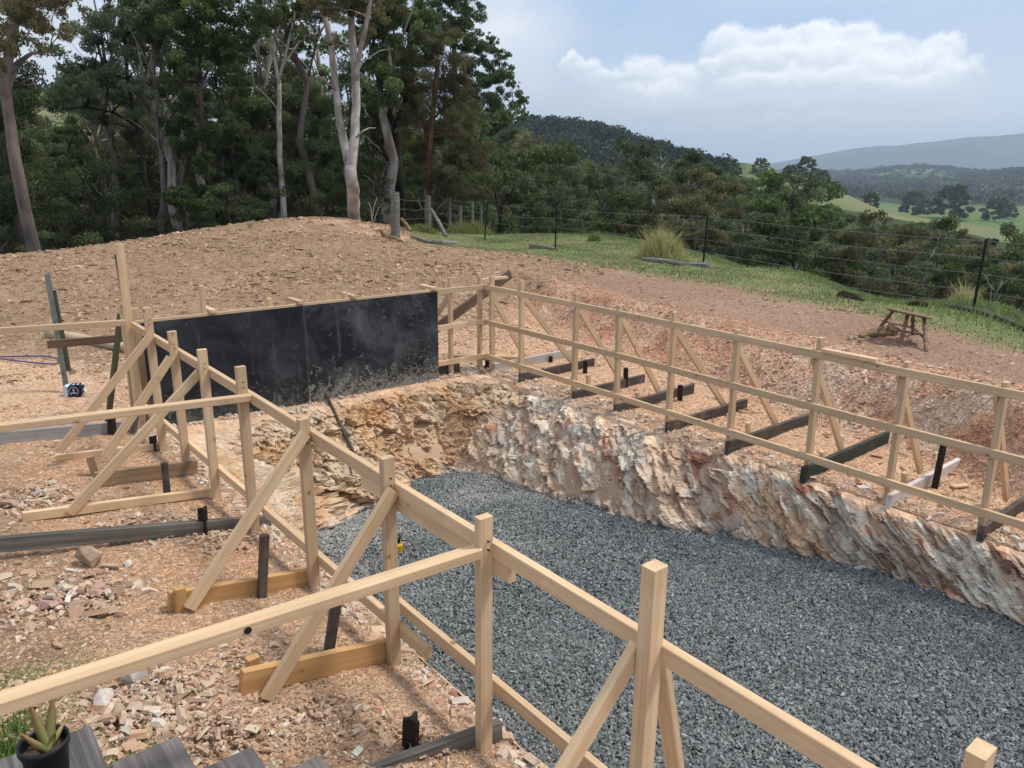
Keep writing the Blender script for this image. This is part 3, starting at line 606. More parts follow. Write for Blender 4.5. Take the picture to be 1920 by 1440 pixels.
BF=empty('pine_formwork',(4.2,YB,0),'rear run of pine frame behind the two black sheets','timber frame','pine frames around the pool excavation')
for x,zt,z0 in((2.62,1.53,0),(3.37,1.32,0),(4.33,1.30,-.15),(5.11,1.34,0),(5.90,1.36,0),(6.40,1.35,0)):
    beam('post',(x,YB+.045,min(z0,0)-.08),(x,YB+.045,zt),.045,.07,pine,BF,up=(0,1,0))
beam('top_rail',(1.90,YB,ZT-.035),(6.47,YB,ZT-.035),.035,.07,pine,BF)
beam('middle_rail',(5.2,YB,.70),(6.47,YB,.70),.035,.07,pine,BF)
beam('lower_rail',(5.2,YB,.20),(6.47,YB,.20),.035,.07,pine,BF)
beam('lower_rail',(1.92,YB,.20),(5.196,YB,.20),.035,.07,pine,BF)
for x in(2.70,3.72,4.42,5.6): beam('tie',(x,YB+.30,ZT+.02),(x,YB-.05,ZT+.02),.07,.035,pine,BF)
beam('tie',(6.40,8.66,ZT+.052),(6.92,8.70,ZT+.052),.07,.035,pine,BF)
beam('brace',(5.60,YB+.75,.05),(5.93,YB+.09,1.13),.035,.07,pine,BF)
beam('brace',(4.30,YB+.95,.05),(4.33,YB+.09,1.1),.035,.07,pine,BF)
beam('brace',(3.34,YB+.95,.05),(3.37,YB+.09,1.1),.035,.07,pine,BF)
beam('brace',(2.60,YB+.95,.05),(2.62,YB+.09,1.1),.035,.07,pine,BF)

RF=empty('pine_formwork',(XR,5,0),'right run of pine frame with three rails above the rock cutting','timber frame','pine frames around the pool excavation')
xq=XR+.045; RP0=[8.46,7.86,6.89,6.15,5.30,4.41,3.49,2.74,1.99]; RTp=[onX(a,b,xq) for a,b in((922,518),(978,525),(1082,550),(1162,572),(1266,585),(1385,618),(1540,633),(1702,678),(1887,716))]
RD={round(a,2):q[1]-a for a,q in zip(RP0,RTp)}; RD[1.1]=0.
for k,q in enumerate(RTp): beam('post',(xq+.01,q[1]+random.uniform(-.02,.02),-.08),(xq,q[1],q[2]),.045,.07,pine,RF,up=(1,0,0))
beam('post',(xq+.01,1.1,-.08),(xq,1.1,1.32),.045,.07,pine,RF,up=(1,0,0))
for nm,z in(('top_rail',ZT),('middle_rail',.735),('lower_rail',.24)):
    beam(nm,(XR,8.582,z-.035),(XR-.01,3.12,z-.035),.035,.07,pine,RF,warp=.012); beam(nm,(XR-.01,3.116,z-.035),(XR-.02,-.5,z-.035),.035,.07,pine,RF,warp=.004)
beam('splice',(XR-.012,3.5,ZT+.018),(XR-.012,3.0,ZT+.018),.07,.035,pine,RF)
for y,xt,xf,zf in((8.46,6.5,7.15,.10),(7.86,6.56,7.5,.10),(6.89,6.58,7.42,.05),(6.15,6.58,7.36,.06),(5.30,6.56,7.62,.03),(4.41,6.52,7.45,.05),(3.49,6.50,7.22,.10),(2.74,6.50,7.22,.10),(1.99,6.50,7.18,.10),(1.1,6.5,7.2,.1)):
    y=y+RD[round(y,2)]; beam('brace',(xf,y+.045,zf),(xt-.02,y+.045,1.16),.035,.07,pine,RF)
RB=[(8.46,6.5,8.1,'whitewood',.14),(7.86,6.44,7.85,'darkwood',.14),(6.89,6.44,7.75,'darkwood',.14),(6.15,6.44,7.9,'darkwood',.14),(5.30,6.42,7.9,'darkwood',.14),(4.41,6.40,8.1,'darkwood',.15),(3.49,6.36,8.0,'green',.16),(2.74,6.42,7.95,'whitewood',.14),(1.99,6.40,7.6,'darkwood',.14)]
BL={'whitewood':'white painted board','darkwood':None,'green':'dark green painted board'}
for y,x0,x1,mt,h in RB:
    y=y+RD[round(y,2)]; o=gb('ground_board',y-.05,x0,x1,M[mt],h,.045,parent=RF,zs=(-.03,-.02))
    if BL[mt]: o['label']=BL[mt]
gb('ground_board',8.9,6.1,7.0,pine,.07,.035,y1=8.4,parent=RF,zs=(.14,.08))

# formply sheets: bottom edge at ground, hung on the pit side of the rear frame
def sheet(x0,x1,label,rings,pm='ply'):
    root=empty('formwork_sheet',((x0+x1)/2,YB-.027,0),label,'formwork sheet')
    m=MB().box((x0,YB-.0355,.005),(x1,YB-.0185,1.205)).obj('sheet',M[pm],root,loc=(x0,YB-.027,0)); m.matrix_parent_inverse=Matrix.Translation(root.location).inverted()
    e=MB(); e.box((x0,YB-.035,1.2052),(x1,YB-.019,1.2075)); e.box((x1+.0002,YB-.035,.005),(x1+.0022,YB-.019,1.205)); e.box((x0,YB-.035,.0025),(x1,YB-.019,.0048)); o=e.obj('edge',M['plyedge'],root)
    if rings:
        mb=MB()
        for cx,cz,r in rings:
            pts=[(cx+r*math.cos(a),YB-.0362,cz+r*math.sin(a)) for a in np.linspace(0,2*math.pi*.93,26)]
            MB().tube(pts,[.0022*random.uniform(.5,1.3) for _ in pts],4).obj('ring_stain',M['ring'],root)
    return root
sheet(1.95,3.745,'left of two black formwork sheets, evenly black with thin scratches',None)
ring=[]
for px,py,r in((782,562,11),(769,578,12.5),(790,592,11),(787,558,9),(770,603,7),(790,648,12),(769,666,13.5)): 
    q=onY(px,py,YB-.036); ring.append((q[0],q[2],r*np.linalg.norm(q-np.array([0,0,HC]))/1500))
sheet(3.75,5.64,'right of two black formwork sheets, smeared with grey cement and ring stains',ring,'ply2')

def piece(name,p0,p1,w,h,mat,label,cat,group=None,up=(0,0,1)):
    o=beam(name,p0,p1,w,h,mat,None,up); return tag(o,label,cat,group)
b=onY(957,510,9.2); c=onY(819,610,9.2)
piece('brown_plank',(c[0]-.5,9.2,c[2]-.28),(b[0],9.2,b[2]-.03),.04,.14,M['brown'],'wide brown hardwood plank slanting up behind the rear corner of the pine frame','plank')
def upright(name,b_px,t_px,Y,w,h,mat,label,cat,z0=None):
    b_,t_=onY(*b_px,Y),onY(*t_px,Y); b_[2]=gz(b_[0],Y)-.05 if z0 is None else z0; piece(name,tuple(b_),tuple(t_),w,h,mat,label,cat,up=(1,0,0))
upright('tall_post',(264,806),(224,457),8.66,.045,.08,pine,'tallest pine post, standing at the far left corner of the frame','post')
upright('short_post',(255,800),(229,570),8.80,.045,.06,pine,'pine upright behind and left of the tallest pine post','post')
upright('short_post',(281,800),(252,578),8.75,.045,.07,pine,'pine upright just right of the tallest pine post','post')
upright('green_stake',(234,575),(219,477),8.76,.02,.045,M['mossy'],'dull green stake fixed behind the tallest pine post','stake',onY(234,575,8.76)[2])
upright('leaning_prop',(193,748),(226,588),9.0,.05,.055,M['mossy'],'mossy green brown prop leaning against the far left corner post','prop')
upright('short_peg',(206,752),(201,728),9.05,.04,.045,pine,'small pine peg at the foot of the mossy leaning prop','stake')
upright('dark_stake',(249,830),(257,766),8.5,.03,.06,M['greywood'],'grey stake leaning at the foot of the tallest pine post','stake')
a=onY(88,641,9.6); b=onY(236,623,9.6)
piece('brown_board',(a[0],9.6,a[2]-.03),(b[0]+.1,9.4,b[2]-.03),.035,.085,M['brown'],'brown board held level between the metal post and the mossy prop','board')
a=at(122,738,0); tp=onY(92,515,a[1])
mb=MB(); z1=tp[2]; g0=gz(*a[:2])-.05
def ang(mb,p0,p1,w,th):
    p0,p1=V3(p0),V3(p1)
    prof=[(0,0),(w,0),(w,th),(th,th),(th,w),(0,w)]; V=[];n=6
    for p in(p0,p1): V+=[(p.x+u,p.y+v,p.z) for u,v in prof]
    mb.add((V,[tuple(range(5,-1,-1)),tuple(range(6,12))]+[(k,(k+1)%6,(k+1)%6+6,k+6) for k in range(6)]))
ang(mb,(a[0],a[1],g0),(a[0]-.02,a[1],z1),.055,.012)
for i in range(9): q=g0+.3+i*.13; mb.box((a[0]+.02-.01,a[1]-.004,q),(a[0]+.035-.01,a[1]-.0005,q+.02))
o=mb.obj('metal_post',M['galv'],loc=(a[0],a[1],0)); tag(o,'grey steel angle post standing alone at left with rows of holes','post')
piece('stake',(a[0]+.085,a[1]+.03,.28),(a[0]+.05,a[1]+.04,1.3),.03,.055,M['mossy'],'green timber cleat fixed to the back of the grey steel post','stake',up=(1,0,0))
# peeled log
q0,q1=atg(92,634),atg(240,660); q1=q1+(q1-q0)*.15; q0[2]+=.07; q1[2]=gz(q1[0],q1[1])+.06
m=MB().tube([q0,q0*.66+q1*.34+np.array([0,.03,.0]),q0*.33+q1*.67,q1],[.085,.08,.075,.07],14,.04).obj('round_log',M['log'],None,True,loc=tuple(q0)); tag(m,'pale peeled round log lying on the dirt at left behind the frame','log')
# purple hose loop
q0,q1=at(-60,690,.02),at(115,688,.02); 
pts=[at(x,y,.03) for x,y in((-80,692),(0,690),(40,692),(80,694),(104,694),(115,691),(112,686),(85,683),(50,685),(0,688),(-80,690))]
for p in pts: p[2]=gz(p[0],p[1])+.03
m=MB().tube(pts,.011,6).obj('garden_hose',M['purple'],None,True,loc=tuple(pts[0])); tag(m,'thin purple hose doubled back in a loop on the dirt at the left edge','hose')
# small navy bag with an anchor badge
bl=at(122,746,.0); br=at(158,744,.0); dv=(br-bl)/np.linalg.norm(br-bl); nv=np.array([dv[1],-dv[0],0]); 
if nv@np.array([-bl[0],-bl[1],0])<0: nv=-nv
bw=np.linalg.norm(br-bl)*.72; root=empty('drink_bag',tuple(bl),'small navy bag with white anchor badge at the foot of the steel post','bag')
def loc3(u,v,w): return tuple(bl+dv*u+np.array([0,0,gz(bl[0],bl[1])+w])+nv*v)
def quadbox(u0,u1,v0,v1,w0,w1,c=.02):
    P=[(u0,w0+c),(u0+c,w0),(u1-c,w0),(u1,w0+c),(u1,w1-c),(u1-c,w1),(u0+c,w1),(u0,w1-c)]
    V=[loc3(u,v0,w) for u,w in P]+[loc3(u,v1,w) for u,w in P]
    return V,[tuple(range(8)),tuple(range(15,7,-1))]+[(k,k+8,(k+1)%8+8,(k+1)%8) for k in range(8)]
MB().add(quadbox(.05,.05+bw,-.10,.03,.0,.14,.025)).obj('body',M['navy'],root)
MB().add(quadbox(.0,.0485,-.09,.034,.0,.135,.012)).obj('end_flap',M['lightblue'],root)
mb=MB(); cu,cw=.05+bw*.42,.07
for i in range(14):
    if i in(10,11): continue
    a=2*math.pi*i/14; mb.add(quadbox(cu+.052*math.cos(a)-.0055,cu+.052*math.cos(a)+.0055,.0305,.0335,cw+.052*math.sin(a)-.0055,cw+.052*math.sin(a)+.0055,.002))
for u0,u1,w0,w1 in((cu-.004,cu+.004,cw-.028,cw+.028),(cu-.014,cu+.014,cw+.014,cw+.02),(cu-.024,cu+.024,cw-.03,cw-.022),(cu-.026,cu-.018,cw-.03,cw-.012),(cu+.018,cu+.026,cw-.03,cw-.012)):
    mb.add(quadbox(u0,u1,.0305,.0335,w0,w1,.001))
mb.obj('anchor_badge',M['whitepaint'],root)
mb=MB()
for u in(.10,.15,.2): mb.add(quadbox(u,u+.018,-.05,.0,.1405,.145,.002))
mb.obj('print_spots',M['whitepaint'],root)
MB().tube([loc3(.05+bw,0,.06),loc3(.08+bw,.02,.09),loc3(.10+bw,.03,.05),loc3(.085+bw,.03,.03)],.012,6).obj('strap',M['whitepaint'],root,True)

# long ground planks and stakes
e0,e1=atg(0,834),atg(243,811); e2=e0-(e1-e0)*1.2
tag(beam('edge_board',(e2[0],e2[1],e2[2]+.065),(e1[0],e1[1],e1[2]+.065),.05,.14,M['greyboard']),'long pale grey painted board laid on edge at far left','board')
tag(beam('grey_plank',(-2.2,5.62,.91),(1.98,5.40,.15),.05,.10,M['greywood']),'long weathered grey plank on edge running in from the left edge','plank')
q0,q1=at(683,1440,.25),at(938,1350,.25); q0=q0-(q1-q0)*.7; tag(beam('dark_plank',(q0[0],q0[1],.20),(q1[0],q1[1],.20),.045,.10,M['greywood']),'dark weathered board jutting over the pit edge at bottom centre','plank')
q=at(188,848,.0)
def stake(px,py,tx,ty,mat,label,w=.04,kind='timber',group=None,cat='stake'):
    p=atg(px,py); g=gz(p[0],p[1]); t_=onY(tx,ty,p[1]); ztop=t_[2]; lean=(t_[0]-p[0],0.)
    if kind=='timber': o=beam('timber_stake' ,(p[0],p[1],g-.15),(p[0]+lean[0],p[1]+lean[1],ztop),w,w*1.2,mat,None,up=(1,0,0))
    else:
        mb=MB(); n=3; c=Vector((p[0],p[1],0))
        V=[];r=w*.62;th=w*.13; prof=[]
        for k in range(3):
            a=2*math.pi*k/3+.6; d=(math.cos(a),math.sin(a)); e=(-d[1],d[0])
            prof+= [(d[0]*th*1.2-e[0]*th+ -0*d[0],d[1]*th*1.2-e[1]*th),(d[0]*r-e[0]*th,d[1]*r-e[1]*th),(d[0]*r+e[0]*th,d[1]*r+e[1]*th),(d[0]*th*1.2+e[0]*th,d[1]*th*1.2+e[1]*th)]
        m_=len(prof)
        for zz,lx,ly in((g-.15,0,0),(ztop,lean[0],lean[1])): V+=[(p[0]+u+lx,p[1]+v+ly,zz) for u,v in prof]
        mb.add((V,[tuple(range(m_-1,-1,-1)),tuple(range(m_,2*m_))]+[(k,(k+1)%m_,(k+1)%m_+m_,k+m_) for k in range(m_)]))
        o=mb.obj('steel_picket',mat,None,loc=(p[0],p[1],g))
    return tag(o,label,cat,group)
D,ST=M['darkwood'],M['steel']
stake(313,932,308,868,D,'short dark stake beside the third ground board from the back left',.042)
stake(383,1004,380,952,ST,'rusty steel picket stub behind the long weathered grey plank',.06,'steel',cat='picket')
stake(288,845,287,818,ST,'rusty steel stub in front of the second brace foot',.06,'steel',cat='picket')
stake(210,816,209,778,ST,'rusty steel picket against the pale grey edge board',.07,'steel',cat='picket')
stake(486,1123,496,1003,D,'dark square stake standing against the yellow ground board',.042)
stake(607,1230,631,1123,D,'dark stake leaning right, behind the long sloping rail',.042)
stake(768,1408,773,1345,ST,'rusty steel picket stub next to the dark plank at bottom centre',.07,'steel',cat='picket')
stake(336,1150,336,1102,M['pine_new'],'yellow pine peg at the outer end of the fifth ground board',.05)
stake(478,1268,473,1232,M['pine_new'],'pine peg behind the nearest yellow ground board',.05)
stake(184,890,168,856,M['pine_old'],'tilted pine peg in front of the weathered second ground board',.05)
stake(130,968,126,948,pine,'pine peg against the long thin ground board at left',.045)
stake(107,840,106,826,pine,'pine peg at the outer end of the farthest left ground board',.045)
for px,py,ty,lb in ((1020,706,688,'farthest dark ground board on the right shelf'),(1103,724,703,'second dark ground board on the right shelf'),(1195,756,735,'third dark ground board on the right shelf'),(1403,826,792,'fifth dark ground board on the right shelf'),(1542,880,846,'green ground board'),(1697,920,886,'nearer white ground board')):
    stake(px,py,px,ty,pine,'pine peg beside the '+lb,.042)
for px,py,ty,lb in((1097,701,676,'rusty picket at the outer end of the farthest dark ground board'),(1173,726,690,'rusty picket at the outer end of the second dark ground board'),(1275,752,722,'rusty picket at the outer end of the third dark ground board'),(1032,679,668,'small dark stub beside the far white ground board'),(913,692,676,'dark stub at the rear right corner of the frame')):
    stake(px,py,px+1,ty,ST,lb,.055,'steel',cat='picket')
stake(1750,917,1769,833,ST,'tall rusty picket leaning over the nearer white ground board',.05,'steel',cat='picket')
# scrap
q=at(1797,912,.02); piece('wood_offcut',(q[0]-.07,q[1]+.03,.02+gz(q[0],q[1])),(q[0]+.08,q[1]-.04,.02+gz(q[0],q[1])),.06,.02,pine,'small pine offcut lying on the right dirt shelf','offcut')
q=at(1613,1076,-.62); piece('white_offcut',(q[0]-.06,q[1]+.02,ground_z(np.array([q[0]]),np.array([q[1]]))[0]+.03),(q[0]+.06,q[1]-.02,gz(q[0],q[1])+.03),.045,.015,M['whitewood'],'little white offcut on the gravel at the foot of the rock cutting','offcut')
# timber lump behind back frame
tag(beam('dark_board',(5.66,8.78,.07),(6.05,8.66,.07),.05,.13,M['darkwood']),'dark board end showing behind the right black sheet','board')

# pump and hoses in the pit
pc=at(745,1018,-.74); pz=gz(pc[0],pc[1])
root=empty('sump_pump',(pc[0],pc[1],pz),'small yellow sump pump sitting on the gravel in the pit','pump')
def cyl(mb,c,r0,r1,z0,z1,n=16):
    V=[(c[0]+r0*math.cos(2*math.pi*k/n),c[1]+r0*math.sin(2*math.pi*k/n),z0) for k in range(n)]+[(c[0]+r1*math.cos(2*math.pi*k/n),c[1]+r1*math.sin(2*math.pi*k/n),z1) for k in range(n)]
    mb.add((V,[tuple(range(n-1,-1,-1)),tuple(range(n,2*n))]+[(k,(k+1)%n,(k+1)%n+n,k+n) for k in range(n)])); return mb
mb=MB(); cyl(mb,pc,.055,.058,pz,pz+.09); cyl(mb,pc,.058,.045,pz+.0902,pz+.105); mb.obj('housing',M['yellow'],root)
mb=MB(); cyl(mb,pc,.03,.03,pz+.1052,pz+.15); mb.tube([(pc[0]-.03,pc[1],pz+.15),(pc[0]-.02,pc[1],pz+.19),(pc[0]+.02,pc[1],pz+.19),(pc[0]+.03,pc[1],pz+.15)],.008,6); mb.obj('head',M['black'],root)
MB().tube([(pc[0]+.03,pc[1]-.02,pz+.13),(pc[0]+.10,pc[1]-.07,pz+.12),(pc[0]+.13,pc[1]-.10,pz+.05),(pc[0]+.11,pc[1]-.13,pz+.02)],.007,6).obj('cable',M['hose'],root,True)
from mathutils.bvhtree import BVHTree
_d=bpy.context.evaluated_depsgraph_get(); _b=[BVHTree.FromObject(bpy.data.objects[n_],_d) for n_ in('rock_face','ground','pit_wall')]
def wallpt(px,py,off=.03):
    d=V3(ray(px,py)).normalized(); h=[b.ray_cast(Vector((0,0,HC)),d) for b in _b]; h=min((q for q in h if q[0] is not None),key=lambda q:q[3]); return np.array(h[0]-d*off)
path=[wallpt(x,y,.02) for x,y in((622,762),(636,792),(650,822),(664,850),(680,885),(697,920),(712,940),(725,965),(738,990))]
path=[np.array([path[0][0],YB+.02,.12])]+path+[np.array([pc[0]-.02,pc[1],pz+.16])]
tag(MB().tube(path,.02,8).obj('drain_hose',M['hose'],None,True,loc=tuple(path[1])),'dark drain hose running down the rock face under the right black sheet','hose')
path=[wallpt(x,y,.01) for x,y in((652,860),(658,882),(664,905),(668,925),(676,932),(690,930),(700,945),(690,955),(672,958))]
tag(MB().tube(path,.007,6).obj('thin_cable',M['hose'],None,True,loc=tuple(path[0])),'thin black cable dangling down the rock face left of the drain hose','cable')

k_=onY(461,1158,LY[6]-.018); k_[2]=1.197+(xp-.03-k_[0])*.0343; m=MB().tube([(k_[0],LY[6]-.01,k_[2]),(k_[0],LY[6]-.0285,k_[2])],.0135,12).obj('knot_hole',M['black'],LF)
for q in LT:
    for dz in(-.11,-.15):
        MB().tube([(xp+.004,q[1]-.0205,q[2]+dz),(xp+.004,q[1]-.0370,q[2]+dz)],.004,6).obj('nail',M['steel'],LF)
# ------------------------------------------------------------------ stool
def stool():
    f=[at(1648,612,.6),at(1688,648,.6),at(1737,660,.6),at(1706,622,.6)]
    c=(f[0]+f[2])/2; c2=np.array([c[0]*.5+f[1][0]*.2+f[0][0]*.15+f[2][0]*.15,0,0])
    D=(np.linalg.norm(f[1][:2])+np.linalg.norm(f[0][:2])+np.linalg.norm(f[2][:2]))/3
    s0,s1=away(1664,578,D+.05),away(1749,597,D-.12); ctr=(s0+s1)/2; rad=np.linalg.norm(s1-s0)/2
    root=empty('wooden_stool',(ctr[0],ctr[1],gz(ctr[0],ctr[1])),'old turned leg wooden stool standing tilted beside a rotting log','stool')
    ax=(s1-s0)/np.linalg.norm(s1-s0); vw=np.array([ctr[0],ctr[1],0]); vw/=np.linalg.norm(vw); side=vw-ax*(vw@ax); side/=np.linalg.norm(side); up=np.cross(side,ax); up=up if up[2]>0 else -up
    side=side*.99-up*.13; mb=MB(); n=28; V=[]
    for rr,h in((.9,-.018),(1.,-.008),(1.,.006),(.93,.016)): V+=[tuple(ctr+rad*rr*(math.cos(2*math.pi*k/n)*ax+math.sin(2*math.pi*k/n)*side)+up*h) for k in range(n)]
    F=[tuple(range(n-1,-1,-1)),tuple(range(3*n,4*n))]+[(r*n+k,r*n+(k+1)%n,(r+1)*n+(k+1)%n,(r+1)*n+k) for r in range(3) for k in range(n)]
    mb.add((V,F)); mb.obj('seat',M['stool'],root)
    legs=[]
    for (px,py),(tx,ty) in zip(((1650,613),(1688,650),(1737,661),(1712,625)),((1674,583),(1701,592),(1733,596),(1712,588))):
        b_=at(px,py,.6); b_[2]=gz(b_[0],b_[1])-.01
        d=ray(tx,ty); o=np.array([0,0,HC]); t=((ctr-up*.02-o)@up)/(d@up); tpnt=o+d*t
        m=22; P=[b_+(tpnt-b_)*i/m for i in range(m+1)]
        r=[.017+.011*abs(math.sin(i/m*math.pi*3.5))+(.007 if i in(7,8,15) else 0) for i in range(m+1)]
        MB().tube(P,r,10).obj('leg',M['stool'],root,True); legs.append((b_,tpnt))
    for i,j,h in((0,1,.45),(1,2,.50),(2,3,.38),(3,0,.36)):
        a_=legs[i][0]+(legs[i][1]-legs[i][0])*h; b_=legs[j][0]+(legs[j][1]-legs[j][0])*h; m=12
        MB().tube([a_+(b_-a_)*k/m for k in range(m+1)],[.011+.006*abs(math.sin(k/m*math.pi*2)) for k in range(m+1)],8).obj('rung',M['stool'],root,True)
stool()
def glog(name,pts,rad,mat,label,cat='log',n=12,lift=.5,jit=.12):
    P=[at(x,y,z) for x,y,z in pts]
    for p,r in zip(P,rad): p[2]=gz(p[0],p[1])+r*lift
    return tag(MB().tube(P,rad,n,jit).obj(name,mat,None,False,loc=tuple(P[0])),label,cat)
glog('rotten_log',[(1612,634,.6),(1632,632,.6),(1650,629,.6),(1668,628,.6),(1680,630,.6)],[.03,.07,.085,.09,.06],M['bark_log'],'short rotting yellow brown log lying beside the old stool')
glog('fallen_branch',[(716,444,.7),(728,452,.7),(740,456,.7),(753,458,.7)],[.05,.09,.10,.05],M['bark_log'],'twisted reddish root lying on dirt in front of the strainer post','branch')
glog('fallen_rail',[(772,444,.65),(800,447,.65),(830,448,.65),(856,447,.65)],[.05,.07,.07,.05],M['fencepost'],'grey fallen fence rail lying on the grass behind the dirt','log')
glog('grey_slab',[(996,460,.6),(1015,464,.6),(1041,468,.6)],[.08,.10,.06],M['fencepost'],'grey timber slab on the grass at the foot of the middle black picket')
glog('edge_log',[(1205,487,.6),(1250,492,.6),(1290,498,.6),(1327,504,.6)],[.06,.08,.08,.08],M['fencepost'],'dark log edging the grass below the big grass tussock')
glog('edge_log',[(1765,581,.55),(1800,588,.55),(1840,594,.55),(1880,601,.55),(1925,611,.55),(1990,626,.55)],[.04,.05,.055,.055,.055,.055],M['darkwood'],'long dark log edging the grass at the foot of the nearest black picket')
glog('soil_clump',[(1570,553,.6),(1585,558,.6),(1603,563,.6),(1620,567,.6)],[.03,.08,.06,.02],M['soil'],'clump of dug up roots and soil on the grass edge left of the stool','root clump',jit=.5)
glog('soil_clump',[(1700,571,.6),(1722,574,.6),(1738,577,.6)],[.03,.07,.05],M['soil'],'clump of dark roots on the grass edge just behind the stool','root clump',jit=.5)
# dead white twig behind mound
def twig(pts,r,label):
    root=None; mb=MB()
    for P in pts: mb.tube(P,[r*(1-.7*i/(len(P)-1)) for i in range(len(P))],5)
    return mb

# ------------------------------------------------------------------ fences
OF=empty('post_and_wire_fence',tuple(at(741,446,.65)),'old grey split timber post and wire fence running away behind the dirt mound','fence')
OFP=[(741,446,360,.14,.66),(803,433,367,.11,.62),(842,424,370,.08,.58),(862,417,375,.085,.56),(885,413,378,.085,.54),(902,410,383,.07,.5),(918,412,388,.07,.47),(934,420,394,.05,.42),(940,421,398,.045,.4),(946,421,402,.04,.38),(952,420,406,.04,.3),(960,420,410,.035,.3)]
DST=[None,None,31,34.5,38,41,45,50,54,60,66,74]
tops=[]
for k,(px,yb,yt,r,z) in enumerate(OFP):
    if DST[k] is None: b_=at(px,yb,z); b_[2]=gz(b_[0],b_[1])-.1; t_=away(px-(1 if k else 0),yt,np.hypot(b_[0],b_[1]))
    else: t_=away(px,yt,DST[k]); b_=t_.copy(); b_[2]=t_[2]-1.9; 
    if k==7: b_=b_+np.array([-.3,.2,0])
    P=[b_+(t_-b_)*i/5 for i in range(6)]
    MB().tube(P,[r*q for q in(1.1,1.05,1.,.98,.96,.9)],10,.10).obj('post',M['fencepost'],OF); tops.append((b_,t_))
for a_,b_ in(((752,410),(770,441)),((808,392),(836,441))):
    p=at(b_[0],b_[1],.6); p[2]=gz(p[0],p[1]); q=away(a_[0],a_[1],np.hypot(p[0],p[1])+ .6)
    MB().tube([p,p*.5+q*.5+np.array([.03,0,0]),q],[.07,.065,.05],8,.1).obj('stay',M['bark_log'] if a_[0]<780 else M['fencepost'],OF)
for f in(.12,.33,.55,.78):
    for k in range(len(tops)-1):
        a_=tops[k][1]*(1-f)+tops[k][0]*f; b_=tops[k+1][1]*(1-f)+tops[k+1][0]*f; L=[a_+(b_-a_)*i/8-np.array([0,0,.09*math.sin(i/8*math.pi)*random.uniform(.4,1)]) for i in range(9)]
        MB().tube(L,.006,4).obj('wire',M['wire'],OF)
PF=empty('picket_fence',tuple(at(1318,500,.6)),'black steel picket and barbed wire fence along the grass above the valley','fence')
BP=[((908,447),(914,380)),((1041,465),(1044,388)),((1318,500),(1327,403)),((1823,588),(1850,448))]; bt=[]
for (bx,by),(tx,ty) in BP:
    b_=at(bx,by,.53 if bx>1500 else .56); b_[2]=gz(b_[0],b_[1]); t_=away(tx,ty,np.hypot(b_[0],b_[1])); bt.append((b_,t_))
nx_=bt[3][0]+(bt[3][0]-bt[2][0])*.9; bt.append((nx_,nx_+np.array([.05,.0,1.25])))
bt.insert(0,(at(820,432,.55),at(820,432,.55)+np.array([0,0,1.25])))
for k,(b_,t_) in enumerate(bt):
    if k in(0,): continue
    mb=MB(); d=.024
    for aa in(0,2.09,4.19):
        ex,ey=math.cos(aa+.5),math.sin(aa+.5); px_,py_=-ey*.005,ex*.005
        V=[]
        for P in(b_-np.array([0,0,.15]),t_): V+=[(P[0]+px_,P[1]+py_,P[2]),(P[0]-px_,P[1]-py_,P[2]),(P[0]-px_+ex*d,P[1]-py_+ey*d,P[2]),(P[0]+px_+ex*d,P[1]+py_+ey*d,P[2])]
        mb.add((V,[(0,1,2,3),(7,6,5,4),(0,4,5,1),(1,5,6,2),(2,6,7,3),(3,7,4,0)]))
    mb.obj('picket',M['black'],PF)
for f in(.03,.27,.50,.75,.95):
    mb=MB()
    for k in range(len(bt)-1):
        a_=bt[k][1]*(1-f)+bt[k][0]*f; b_=bt[k+1][1]*(1-f)+bt[k+1][0]*f; n=10
        mb.tube([a_+(b_-a_)*i/n-np.array([0,0,.05*math.sin(i/n*math.pi)]) for i in range(n+1)],.0045,4)
        if f<.8:
            m=int(np.linalg.norm(b_-a_)/.35)
            for i in range(1,m):
                c=a_+(b_-a_)*i/m-np.array([0,0,.05*math.sin(i/m*math.pi)]); mb.tube([c-np.array([.012,0,.012]),c+np.array([.012,.0,.012])],.003,3); mb.tube([c-np.array([-.012,0,.012]),c+np.array([-.012,.0,.012])],.003,3)
    mb.obj('wire',M['wire'],PF)

# ------------------------------------------------------------------ sleepers and pot in the foreground
ZS=.70
tips=[((-60,1432),(-5,1410)),((0,1412),(170,1358)),((205,1430),(335,1378)),((395,1432),(475,1400)),((540,1443),(600,1415))]
sl=['nearest left weathered sleeper, under the potted aloe','second dark sleeper from the left, with a crack across it','third weathered sleeper end from the left','fourth weathered sleeper end, rightmost of the visible four']
xs=[.015,.325,.575,.775,.955]; ys=[3.0,2.98,2.71,2.48,2.285]
for k in range(4):
    x0,x1=xs[k]+.006,xs[k+1]-.002; 
    if k==0: x0=-.12
    w=x1-x0; o=beam('sleeper',((x0+x1)/2,ys[k+1]-1.2,ZS-.06),((x0+x1)/2,[2.98,2.71,2.48,2.285][k],ZS-.06),w,.12,M['sleeper'],None,c=.008); tag(o,sl[k],'sleeper')
tag(beam('sleeper',(-.30,1.7,ZS-.062),(-.30,2.86,ZS-.062),.3,.12,M['sleeper'],None,c=.008),'weathered sleeper at the left edge beside the grass','sleeper')
pt=at(80,1402,ZS+.08)
pc2=at(77,1440,ZS); pcx,pcy=.150,2.745
root=empty('potted_aloe',(pcx,pcy,ZS),'small aloe with reddish tips in a black plastic pot on the sleepers','plant')
mb=MB(); n=36; pr=[(.060,0),(.074,.150),(.081,.151),(.081,.176),(.075,.177),(.072,.155),(.070,.13)]
V=[];
for r_,z_ in pr: V+=[(pcx+r_*math.cos(2*math.pi*k/n),pcy+r_*math.sin(2*math.pi*k/n),ZS+.001+z_) for k in range(n)]
